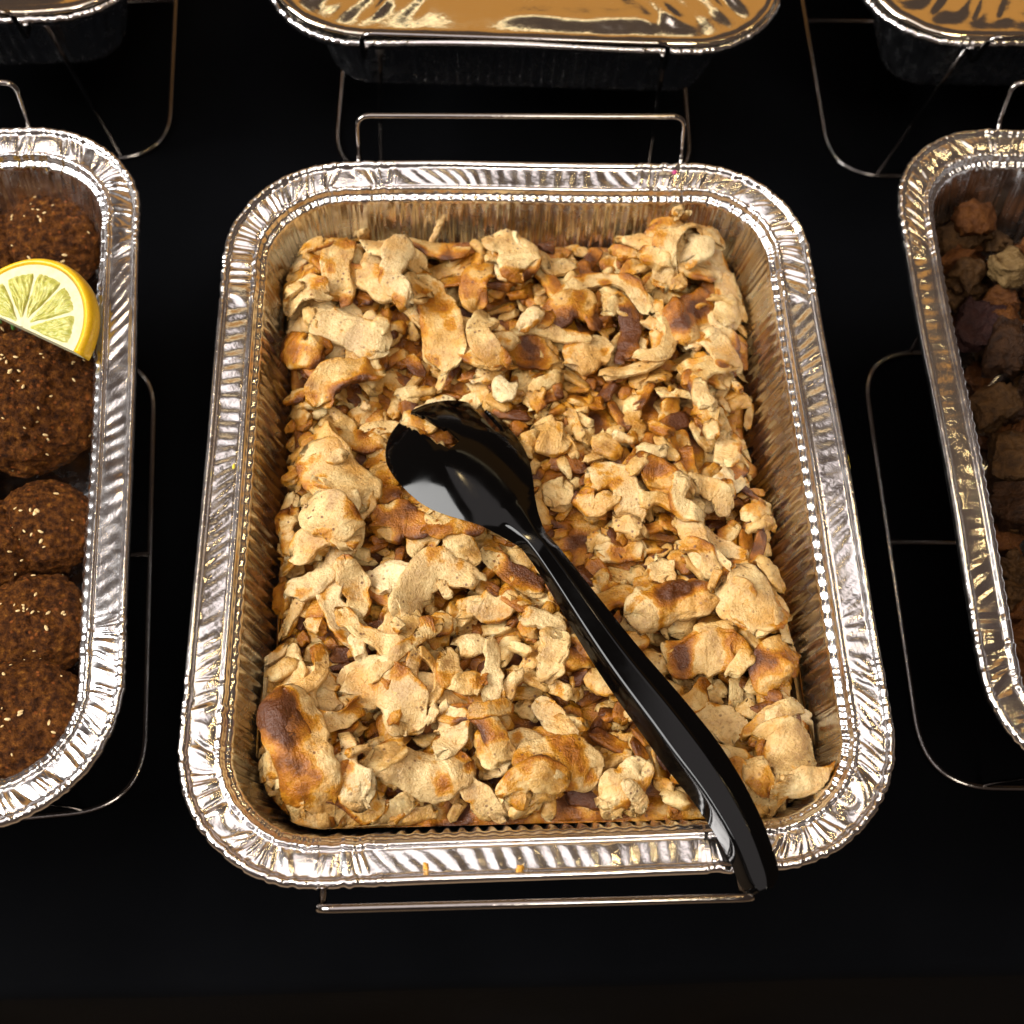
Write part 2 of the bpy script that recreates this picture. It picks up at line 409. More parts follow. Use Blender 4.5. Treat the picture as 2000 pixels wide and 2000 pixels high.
def make_lid(pan, seed, label):
    n, nr = 420, 60
    s, P, Nn, c, per = outline(n)
    V = []; hx, hy = PW/2-.004, PL/2-.004
    edge = [(.0022,.0000),(.0026,.0014),(.0036,.0019),(.0048,.0016),(.0058,.0006),(.0070,-.0002)]
    rows = [np.column_stack([P-Nn*(d+.0003*n1(s/.006, seed))[:, None], np.full(n, z)+.0003*n1(s/.009, seed+1)]) for d, z in edge]
    inner = rows[-1]; ctr = np.array([0, 0, -.0002])
    for f in np.linspace(1, 0, nr)[1:-1]:
        r = ctr + (inner-ctr)*f
        e = sst(0, .10, 1-f)
        q = r[:, :2]
        r[:, 2] += e*(.0021*fbm(np.column_stack([q*[16, 22], q[:, 0]*0+seed]), seed, 2) + .0005*(1-2*np.abs(vn(np.column_stack([q*[16, 24]+.4*fbm(np.column_stack([q*40, q[:, 0]*0]), seed+8, 2)[:, None], q[:, 0]*0]), seed+5)))
                   + .0012*c*vn(np.column_stack([s/.008, f*9+s*0, s*0]), seed+9)*(f > .75))
        rows.append(r)
    rows = np.array(rows); V = np.concatenate([rows.reshape(-1, 3), ctr[None]]); F = grid_faces(n, len(rows), True)
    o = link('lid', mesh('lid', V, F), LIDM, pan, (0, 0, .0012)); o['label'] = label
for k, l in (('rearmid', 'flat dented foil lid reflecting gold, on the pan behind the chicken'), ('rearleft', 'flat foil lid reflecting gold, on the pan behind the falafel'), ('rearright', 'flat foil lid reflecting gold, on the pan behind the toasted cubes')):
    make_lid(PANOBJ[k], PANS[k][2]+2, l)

# ------------------------------------------------------------------ serving spoon (built before the food so the food can be pressed under it)
SP = [np.array(p) for p in (ud(780, 757, ZR-.0155), ud(894, 880, ZR-.0095), ud(1003, 1012, ZR-.0045), ud(1173, 1254, ZR+.004), ud(1270, 1380, ZR+.0075), ud(1360, 1506, ZR+.0095), ud(1403, 1584, ZR+.0095), ud(1440, 1680, ZR+.0075))]
def spoon():
    K = np.array(SP); L = np.concatenate([[0], np.cumsum(np.linalg.norm(np.diff(K[:, :2], axis=0), axis=1))])
    # smooth centre line (Catmull-Rom)
    ss = np.linspace(0, L[-1], 330); C = np.zeros((len(ss), 3))
    for ax in range(3):
        m_ = np.gradient(K[:, ax], L)
        for i, sv in enumerate(ss):
            j = min(max(np.searchsorted(L, sv)-1, 0), len(L)-2); h = L[j+1]-L[j]; t = (sv-L[j])/h
            C[i, ax] = (2*t**3-3*t*t+1)*K[j, ax]+(t**3-2*t*t+t)*h*m_[j]+(-2*t**3+3*t*t)*K[j+1, ax]+(t**3-t*t)*h*m_[j+1]
    T = np.gradient(C[:, :2], axis=0); T /= np.linalg.norm(T, axis=1)[:, None]; Nn = np.stack([T[:, 1], -T[:, 0]], 1)   # to the right of tip->end ... flipped below
    sb = L[2]                                                                    # neck
    wn = .0058
    hs = np.array([0, .03, .12, .26, .45, .65, .85, 1.0])*sb
    e = np.clip(ss/sb, 0, 1)
    bowl = .0270*np.interp(e, [0, .01, .03, .06, .1, .15, .2, .3, .4, .5, .58, .66, .74, .82, .9, 1], [0, .26, .44, .62, .77, .88, .95, 1, 1, .965, .89, .77, .62, .46, .335, wn/.0270])
    bowl = np.convolve(np.pad(bowl, 4, 'edge'), np.ones(9)/9, 'valid'); bowl[0] = 1e-4; bowl[1:5] = np.maximum(bowl[1:5], 1e-4)
    hu = np.clip((ss-sb)/(L[-1]-sb), 0, 1)
    hand = np.interp(hu, [0, .12, .3, .5, .66, .8, .9, .96, 1], [wn, .0066, .0083, .0098, .0106, .0092, .0081, .0074, .0070])
    hand = np.convolve(np.pad(hand, 9, 'edge'), np.ones(19)/19, 'valid'); 
    hw = np.where(ss < sb, np.maximum(bowl, 1e-4), hand)
    hw = hw*np.sqrt(1-.8*(1-np.clip((L[-1]-ss)/.006, 0, 1))**2)
    a = np.sin(np.linspace(-1, 1, 41)*math.pi/2)
    roll = np.interp(ss, [0, sb*.8, sb*1.1, L[-1]*.9, L[-1]], [.05, .05, -.30, -.36, -.30])
    V = []
    for i in range(len(ss)):
        y = a*hw[i]
        u = (ss[i]/sb-.42)*sb; ax = .0030 - 7.5*u*u if u < 0 else .0030*(1-sst(0, .55*sb, u))
        dome = ax - 14.*y*y
        trap = -.0068*np.clip(hw[i]/.0100, .3, 1)*np.clip((np.abs(a)-.40)/.60, 0, 1)**1.12
        k = sst(.72, 1.10, ss[i]/sb); z = dome*(1-k) + trap*k
        cr, sr = math.cos(roll[i]), math.sin(roll[i]); yy = y*cr + z*sr; zz = -y*sr*1. + z*cr
        V.append(np.column_stack([C[i, 0]+Nn[i, 0]*yy*-1, C[i, 1]+Nn[i, 1]*yy*-1, C[i, 2]+zz]))
    V = np.array(V)
    return ss, V, L
_ss, SPV, _L = spoon()
def build_spoon():
    nv = SPV.shape[1]; ns = SPV.shape[0]; V = SPV.reshape(-1, 3).copy(); F = grid_faces(nv, ns)[:, ::-1]
    for (x0, y0, x1, y1, wd) in ((848, 836, 745, 766, .0034), (940, 798, 890, 740, .0021)):      # the two notches between the tines
        p0 = ud(x0, y0, ZR-.011)[:2]; p1 = ud(x1, y1, ZR-.019)[:2]; d = p1-p0; d /= np.linalg.norm(d); nn = np.array([-d[1], d[0]])
        def sdf(q):
            al = (q-p0) @ d; la = (q-p0) @ nn; w_ = wd*(1+np.clip(al, 0, 1)*5)
            return np.where(al > 0, np.abs(la)-w_, np.hypot(al, la)-wd)
        F = F[sdf(V[F].mean(1)[:, :2]) > 0]
        used = np.unique(F); sd = sdf(V[used, :2]); k = used[sd < 0]
        for _ in range(6):
            q = V[k, :2]; e = 1e-5; g = np.stack([sdf(q+[e, 0])-sdf(q), sdf(q+[0, e])-sdf(q)], 1)/e
            V[k, :2] = q - g*np.minimum(sdf(q), 0)[:, None]
    used = np.unique(F); mp = np.zeros(len(V), int); mp[used] = np.arange(len(used))
    me = mesh('spoon', V[used], mp[F])
    me.polygons.foreach_set('use_smooth', np.ones(len(me.polygons), bool))
    tmp = bpy.data.objects.new('spoon_tmp', me); COL.objects.link(tmp)
    so = tmp.modifiers.new('s', 'SOLIDIFY'); so.thickness = .0017; so.offset = -1
    bv = tmp.modifiers.new('v', 'BEVEL'); bv.width = .0004; bv.segments = 2; bv.angle_limit = math.radians(50)
    dg = bpy.context.evaluated_depsgraph_get(); fin = bpy.data.meshes.new_from_object(tmp.evaluated_get(dg))
    bpy.data.objects.remove(tmp)
    fin.materials.clear(); fin.materials.append(PLASTIC)
    base = np.array([SPV[40, 20, 0], SPV[40, 20, 1], SPV[:, :, 2].min()])
    fin.transform(Matrix.Translation(-Vector(base)))
    # split into head and handle
    root = empty('serving_spoon', base)
    tag(root, 'glossy black plastic serving spoon lying face down across the chicken', 'spoon')
    neck = Vector((SPV[0, 20]+SPV[-1, 20])/2)
    for nm in ('head', 'handle'):
        bm = bmesh.new(); bm.from_mesh(fin)
        ni = int(np.searchsorted(_ss, _L[2])); pc = Vector(SPV[ni, 20]-base); tt = Vector(SPV[ni+6, 20]-SPV[ni-6, 20]).normalized()
        g = bm.verts[:]+bm.edges[:]+bm.faces[:]
        bmesh.ops.bisect_plane(bm, geom=g, plane_co=pc, plane_no=tt, clear_outer=(nm == 'head'), clear_inner=(nm != 'head'))
        m2 = bpy.data.meshes.new(nm); bm.to_mesh(m2); bm.free(); m2.materials.append(PLASTIC) if not m2.materials else None
        o = link(nm, m2, None, root)
    return root
build_spoon()

# ------------------------------------------------------------------ piles of food: pieces settle one by one on a height map
GR = .001
class Pile:
    def __init__(self, loc, yaw, cap=None):
        self.loc = np.array([loc[0], loc[1], ZR]); self.yaw = yaw
        self.nx, self.ny = int(PW/GR)+1, int(PL/GR)+1
        self.H = np.full((self.nx, self.ny), -.0595); self.cap = np.full((self.nx, self.ny), 1.)
    def idx(self, x, y):
        return np.clip(((x+PW/2)/GR).astype(int), 0, self.nx-1), np.clip(((y+PL/2)/GR).astype(int), 0, self.ny-1)
    def smooth(self, r):
        H = self.H
        for ax in (0, 1):
            k = 2*r+1; Pd = np.pad(H, [(r+1, r) if a == ax else (0, 0) for a in (0, 1)], 'edge'); cs = np.cumsum(Pd, axis=ax)
            H = (np.take(cs, range(k, cs.shape[ax]), ax) - np.take(cs, range(0, cs.shape[ax]-k), ax))/k
        return H
    def inside(self, V, margin=.0003):
        """push vertices in from the sloping wall"""
        d = wall_d(np.clip(V[:, 2], -.06, -.009)) + margin + .0010
        hx, hy, R = PW/2-d, PL/2-d, np.maximum(PR-d, .008)
        ax, ay = np.abs(V[:, 0]), np.abs(V[:, 1]); sx, sy = np.sign(V[:, 0]), np.sign(V[:, 1])
        ax = np.minimum(ax, hx); ay = np.minimum(ay, hy)
        cx, cy = np.maximum(ax-(hx-R), 0), np.maximum(ay-(hy-R), 0); l = np.hypot(cx, cy); k = np.where(l > R, R/np.maximum(l, 1e-9), 1)
        ax = np.where(l > R, hx-R+cx*k, ax); ay = np.where(l > R, hy-R+cy*k, ay)
        V[:, 0] = sx*ax; V[:, 1] = sy*ay
        V[:, 2] = np.maximum(V[:, 2], -.0594)
        return V
    def shift_in(self, V):
        W = self.inside(V.copy()); d = W-V
        for ax in (0, 1): V[:, ax] += d[np.argmax(np.abs(d[:, ax])), ax]*.62
        return V
    def settle(self, V, conform=.32, sink=.0004, quant=.93, sm=7, cache=False):
        """V in pan coordinates, z from 0 upwards"""
        Hs = self.Hs if cache else self.smooth(sm); self.Hs = Hs; V = V.copy(); z0 = V[:, 2].copy(); V[:, 2] = -.018; V = self.shift_in(V); V[:, 2] = z0; i, j = self.idx(V[:, 0], V[:, 1])
        off = Hs[i, j]; V = V.copy(); V[:, 2] += conform*(off-off.mean())
        low = V[:, 2] < np.quantile(V[:, 2], .5)
        gap = self.H[i, j][low] - V[low, 2]
        V[:, 2] += np.quantile(gap, quant) - sink
        over = V[:, 2] - (self.cap[i, j]-.0006)
        if over.max() > 0: V[:, 2] -= max(0, np.quantile(over, .93))
        V = self.shift_in(V)
        i, j = self.idx(V[:, 0], V[:, 1]); V[:, 2] = np.minimum(V[:, 2], self.cap[i, j]-.0006)
        V = self.inside(V)
        i, j = self.idx(V[:, 0], V[:, 1]); np.maximum.at(self.H, (i, j), V[:, 2])
        return V
    def world(self, V):
        c, s = math.cos(self.yaw), math.sin(self.yaw)
        return np.column_stack([V[:, 0]*c-V[:, 1]*s, V[:, 0]*s+V[:, 1]*c, V[:, 2]]) + self.loc
    def local(self, p):
        q = np.asarray(p)-self.loc; c, s = math.cos(-self.yaw), math.sin(-self.yaw)
        return np.array([q[0]*c-q[1]*s, q[0]*s+q[1]*c, q[2]])
def spline(pts, n):
    P = np.asarray(pts, float)
    if len(P) == 2: return P[0]+(P[1]-P[0])*np.linspace(0, 1, n)[:, None]
    L = np.concatenate([[0], np.cumsum(np.linalg.norm(np.diff(P, axis=0), axis=1))]); m_ = np.gradient(P, L, axis=0)
    out = []
    for sv in np.linspace(0, L[-1], n):
        j = min(max(np.searchsorted(L, sv)-1, 0), len(L)-2); h = L[j+1]-L[j]; t = (sv-L[j])/h
        out.append((2*t**3-3*t*t+1)*P[j]+(t**3-2*t*t+t)*h*m_[j]+(-2*t**3+3*t*t)*P[j+1]+(t**3-t*t)*h*m_[j+1])
    return np.array(out)
def strip(path, width, thick, seed, nl=44, na=26, ragged=.25, bow=0., tilt=0., twist=0., arch=0., expo=4.4, taper=(.32, .32), rough=1.):
    """torn or sliced piece of meat swept along a plan path (metres); returns V (z from 0 up), uv, sear-field inputs"""
    rs = np.random.RandomState(seed)
    C = spline(path, nl); T = np.gradient(C, axis=0); T /= np.maximum(np.linalg.norm(T, axis=1), 1e-9)[:, None]; Nn = np.stack([-T[:, 1], T[:, 0]], 1)
    t = np.linspace(0, 1, nl); Lp = np.linalg.norm(np.diff(C, axis=0), axis=1).sum()
    e0 = np.clip(t*Lp/(width*.5*taper[0]*2+1e-6), 0, 1); e1 = np.clip((1-t)*Lp/(width*.5*taper[1]*2+1e-6), 0, 1)
    env = np.sqrt(np.clip(1-(1-e0)**2.4, 0, 1))*np.sqrt(np.clip(1-(1-e1)**2.4, 0, 1))
    tw = t[:, None]*0 + t[:, None]
    wl = env*(1+ragged*fbm(np.column_stack([t*Lp/.009, t*0+seed*.37, t*0]), seed, 3)); wr = env*(1+ragged*fbm(np.column_stack([t*Lp/.009, t*0+seed*.37, t*0+5]), seed+3, 3))
    th = env**.8*(1+.30*fbm(np.column_stack([t*Lp/.012, t*0, t*0+9]), seed+5, 2))
    ang = np.linspace(0, 2*math.pi, na, endpoint=False)
    ca, sa = np.cos(ang), np.sin(ang); ca = np.sign(ca)*np.abs(ca)**(2/expo); sa = np.sign(sa)*np.abs(sa)**(2/expo)
    V = np.zeros((nl, na, 3))
    for i in range(nl):
        y = ca*np.where(ca > 0, wl[i], wr[i])*width/2; z = sa*th[i]*thick/2
        z = z + bow*(y/(width/2+1e-9))**2*thick + arch*math.sin(math.pi*t[i])
        a = twist*(t[i]-.5)+tilt; y, z = y*math.cos(a)-z*math.sin(a), y*math.sin(a)+z*math.cos(a)
        V[i, :, :2] = C[i]+Nn[i]*y[:, None]; V[i, :, 2] = z
    ee = .0045*min(1, width/.012)*(np.repeat((1-sst(0, .22, t))[:, None], na, 1)*-vn(np.column_stack([ca*2.3, sa, ca*0+seed]), seed+61)[None] + np.repeat(sst(.78, 1, t)[:, None], na, 1)*vn(np.column_stack([ca*2.3, sa, ca*0+seed+4]), seed+62)[None])
    V[:, :, :2] += T[:, None, :]*ee[:, :, None]
    # cracks and fibres along the piece
    flat = V.reshape(-1, 3); tt = np.repeat(t*Lp, na); aa = np.tile(ang, nl)
    ctr = np.repeat(np.column_stack([C, V[:, :, 2].mean(1)]), na, 0); out = flat-ctr; ol = np.linalg.norm(out, axis=1)[:, None]; out = out/np.maximum(ol, 1e-6)
    sc = min(width, thick*2.2)
    nz = .060*sc*fbm(flat/.009+seed, seed+11, 2)
    fi = np.column_stack([tt/.011, np.cos(aa)*width/2/.0022, np.sin(aa)*thick/.004])
    nz = nz - .10*sc*np.abs(vn(fi+seed, seed+17))
    nz = nz + .06*sc*vn(flat/.0030, seed+23) - .07*sc*np.clip(1-6*np.abs(vn(flat/.010+3.3, seed+29)), 0, 1)
    flat = flat + out*(nz*rough*np.clip(ol[:, 0]/.0012, 0, 1))[:, None]
    flat[:, 2] -= flat[:, 2].min()
    uv = np.column_stack([tt, aa/(2*math.pi)*(2*width)])
    return flat, uv, np.repeat(t, na), np.tile(ca, nl), np.tile(sa, nl), nl, na
def piece_mesh(V, nl, na, uv, sear):
    F = grid_faces(na, nl, True); me = mesh('piece', V, F)
    caps = [list(range(na))[::-1], [(nl-1)*na+k for k in range(na)]]
    bm = bmesh.new(); bm.from_mesh(me); bm.verts.ensure_lookup_table()
    for c_ in caps: bm.faces.new([bm.verts[k] for k in c_])
    bmesh.ops.recalc_face_normals(bm, faces=bm.faces); bm.to_mesh(me); bm.free()
    ul = me.uv_layers.new(name='UVMap'); li = np.zeros(len(me.loops), np.int32); me.loops.foreach_get('vertex_index', li)
    ul.data.foreach_set('uv', uv[li].astype(np.float32).ravel())
    at = me.attributes.new('sear', 'FLOAT', 'POINT'); at.data.foreach_set('value', sear.astype(np.float32))
    return me
def add_piece(pile, path, width, thick, seed, sear=.0, pale=0., spots=(), name='chicken_piece', settle={}, **kw):
    V, uv, t, ca, sa, nl, na = strip(path, width, thick, seed, **kw)
    s = .62*fbm(V/.011+seed*1.7, seed+40, 2) - .07 + .42*sst(.55, 1., ca*(1 if seed % 2 else -1))*np.clip(.6+vn(np.column_stack([t*5, t*0, t*0+seed]), seed), 0, 1)
    for (st, sc_, r, a) in spots: s = s + a*np.exp(-(((t-st)/r)**2+((ca-sc_)/(r*2.2))**2))*(sa > -.4)
    V = pile.settle(V, **settle)
    W = pile.world(V); base = np.array([W[:, 0].mean(), W[:, 1].mean(), W[:, 2].min()])
    o = link(name, piece_mesh(W-base, nl, na, uv, s), CHICK, None, base)
    o.color = (sear, pale, 0, 1)
    return o, base
P = Pile((0, 0), 0.)
# the spoon presses the food down
for row in SPV:
    i, j = P.idx(row[:, 0], row[:, 1])
    for di in (-1, 0, 1):
        for dj in (-1, 0, 1):
            ii, jj = np.clip(i+di, 0, P.nx-1), np.clip(j+dj, 0, P.ny-1)
            np.minimum.at(P.cap, (ii, jj), row[:, 2]-ZR-.0022)
for _ in range(5):                                                        # food slopes away from the spoon's edge instead of stepping
    for sh in ((1, 0), (-1, 0), (0, 1), (0, -1)): P.cap = np.minimum(P.cap, np.roll(P.cap, sh, (0, 1))+GR*1.5)
P.cap[P.cap > .02] = 1.
POLY = [(560,450),(700,425),(850,435),(960,415),(1150,400),(1230,450),(1400,470),(1425,560),(1425,620),(1465,700),(1465,800),(1475,920),(1515,980),(1520,1090),(1535,1210),(1530,1300),(1550,1440),(1500,1500),(1440,1560),
        (1250,1575),(1000,1580),(750,1585),(690,1580),(540,1540),(490,1440),(478,1270),(488,1170),(480,1050),(488,930),(518,850),(510,780),(505,690),(510,600),(558,560)]
ZF = -.014
PP = np.array([ud(x, y, ZR+ZF)[:2] for x, y in POLY])
PP = PP*[1, 1.065] + np.where(PP[:, :1] < 0, [[-.008, 0]], [[.006, 0]])
def inpoly(x, y, poly=PP):
    c = False; n = len(poly); j = n-1
    for i in range(n):
        if (poly[i][1] > y) != (poly[j][1] > y) and x < (poly[j][0]-poly[i][0])*(y-poly[i][1])/(poly[j][1]-poly[i][1])+poly[i][0]: c = not c
        j = i
    return c
CTR = PP.mean(0)
def rand_in(rs, shrink=.95):
    while True:
        x, y = rs.uniform(PP[:, 0].min(), PP[:, 0].max()), rs.uniform(PP[:, 1].min(), PP[:, 1].max())
        if inpoly(CTR[0]+(x-CTR[0])/shrink, CTR[1]+(y-CTR[1])/shrink): return x, y

# juicy mass at the bottom of the pan carries everything
def mound_top(x, y, d):
    """level of the packed bottom layer; d = distance inside the food outline"""
    q = np.column_stack([x, y, x*0])
    lev = -.0305 + .0025*fbm(q/.03, 2, 2) - .003*sst(.03, .095, x)*sst(-.12, -.02, y)
    return -.0592 + (lev+.0592)*sst(.009, .017, d) + .0016*fbm(q/.006, 8, 3)*sst(0, .01, d)
def poly_dist(x, y):
    best = np.full(len(x), 9.)
    for i in range(len(PP)):
        a, b = PP[i-1], PP[i]; t = np.clip(((x-a[0])*(b[0]-a[0])+(y-a[1])*(b[1]-a[1]))/((b-a)@(b-a)), 0, 1)
        best = np.minimum(best, np.hypot(x-a[0]-t*(b[0]-a[0]), y-a[1]-t*(b[1]-a[1])))
    ins = np.array([inpoly(u, v) for u, v in zip(x, y)]); return np.where(ins, best, -best)
# lower layers, seen only through the gaps: one mass
def under_layer():
    rs = np.random.RandomState(4); VV, FF, SS, UU = [], [], [], []; off = 0
    g = .0015; nx, ny = int(.224/g), int(.284/g); X, Y = np.meshgrid(np.linspace(-.112, .112, nx), np.linspace(-.142, .142, ny)); X = X.ravel(); Y = Y.ravel()
    pd = poly_dist(X, Y); Z = mound_top(X, Y, pd); V = P.inside(np.column_stack([X, Y, Z])); c_ = P.cap[P.idx(V[:, 0], V[:, 1])]; V[:, 2] = np.minimum(V[:, 2], c_-.001)
    i, j = P.idx(V[:, 0], V[:, 1]); np.maximum.at(P.H, (i, j), V[:, 2]); np.maximum.at(P.H, (np.clip(i+1, 0, P.nx-1), j), V[:, 2]); np.maximum.at(P.H, (i, np.clip(j+1, 0, P.ny-1)), V[:, 2]); np.maximum.at(P.H, (np.clip(i+1, 0, P.nx-1), np.clip(j+1, 0, P.ny-1)), V[:, 2])
    gf = grid_faces(nx, ny); gf = gf[(pd[gf] > .0115).all(1)]
    VV.append(V); FF.append(gf); SS.append(.62+.4*fbm(V/.01, 3, 2)); UU.append(V[:, :2]); off = len(V)  # extra sear paints shade into the gaps between pieces
    for k in range(2500):
        for _ in range(7):
            x, y = rand_in(rs, 1.)
            if k % 3 == 0: e_ = PP[rs.randint(len(PP))]*.97; e2 = PP[rs.randint(len(PP))]; f_ = rs.uniform(.0, .14); x, y = e_*(1-f_)+e2*f_
            i, j = P.idx(np.array([x]), np.array([y]))
            if P.H[i[0], j[0]] < -.020: break
        a = rs.uniform(0, math.pi); L = rs.uniform(.006, .018); d = np.array([math.cos(a), math.sin(a)])*L/2
        V, uv, t, ca, sa, nl, na = strip([(x-d[0], y-d[1]), (x+d[0], y+d[1])], rs.uniform(.004, .0095), rs.uniform(.0018, .0042), 900+k, nl=14, na=12, tilt=rs.uniform(-.7, .7), twist=rs.uniform(-.8, .8))
        s = .5*fbm(V/.012, k, 2)+rs.choice([-.2, .0, .2, .42, .68]); V = P.settle(V, conform=.3, sink=.0010, quant=.85, cache=k % 16 > 0)  # scraps' browning raised to darken the gaps as shade would
        VV.append(V); FF.append(grid_faces(na, nl, True)+off); SS.append(s); UU.append(uv); off += len(V)
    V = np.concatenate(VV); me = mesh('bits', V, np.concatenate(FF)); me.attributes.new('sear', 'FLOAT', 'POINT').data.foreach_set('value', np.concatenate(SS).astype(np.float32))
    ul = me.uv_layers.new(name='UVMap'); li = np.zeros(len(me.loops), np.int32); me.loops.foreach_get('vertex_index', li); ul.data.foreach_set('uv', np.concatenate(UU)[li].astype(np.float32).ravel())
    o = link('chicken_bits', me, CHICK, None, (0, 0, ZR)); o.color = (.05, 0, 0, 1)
    tag(o, 'small chicken scraps under the larger pieces, covering the floor of the pan', 'chicken', None, 'stuff')
under_layer()

def region(x, y):
    if y > .075: return 'by the rear wall of the pan'
    if y < -.085: return 'by the front wall of the pan'
    if x < -.05: return 'on the side towards the falafel pan'
    if x > .05: return 'on the side towards the toasted cubes'
    return 'around the spoon in the middle of the pan'
GROUP = 'pieces of chicken in the foil pan'
# medium and small pieces between the large ones
FILL = []; HPOS = []
def fill():
    rs = np.random.RandomState(21); n = 0
    for k in range(176):
        x, y = rand_in(rs, .96 if k % 3 else .98)
        small = rs.rand() < (.8 if (abs(x-.03) < .05 and -.03 < y < .09) else .42)
        a = rs.uniform(0, math.pi*2); u = np.array([math.cos(a), math.sin(a)]); v = np.array([-u[1], u[0]])
        tone = rs.rand(); p = np.array([x, y])
        if small:
            L = rs.uniform(.008, .016); W = rs.uniform(.006, .011); th = rs.uniform(.003, .006)
            path = [p-u*L/2, p+v*L*rs.uniform(-.2, .2), p+u*L/2]; kw = dict(nl=22, na=18, expo=3.4, ragged=.25); kind = 'small chunk'
        else:
            L = rs.uniform(.020, .036); W = rs.uniform(.008, .016); th = rs.uniform(.0022, .0042); b = rs.uniform(-.45, .45)
            path = [p-u*L/2, p-u*L*.18+v*L*b*.5, p+u*L*.18+v*L*b*.6, p+u*L/2-v*L*b*rs.uniform(0, .6)]; kw = dict(nl=40, na=22, tilt=rs.uniform(-.45, .45), twist=rs.uniform(-1.2, 1.2), bow=rs.uniform(-.5, .5), ragged=.28, arch=rs.uniform(0, .004)); kind = 'torn strip'
        sear, pale = (-.2, rs.uniform(.2, 1.)) if tone < .45 else ((.10, 0) if tone < .78 else (.42, 0))
        word = 'pale' if tone < .45 else ('golden' if tone < .8 else 'dark browned')
        o, b_ = add_piece(P, path, W, th, 2000+k, sear=sear, pale=pale, name='chicken_chunk' if small else 'chicken_strip', **kw)
        FILL.append((o, x, y, f'{word} {kind}'))
fill()
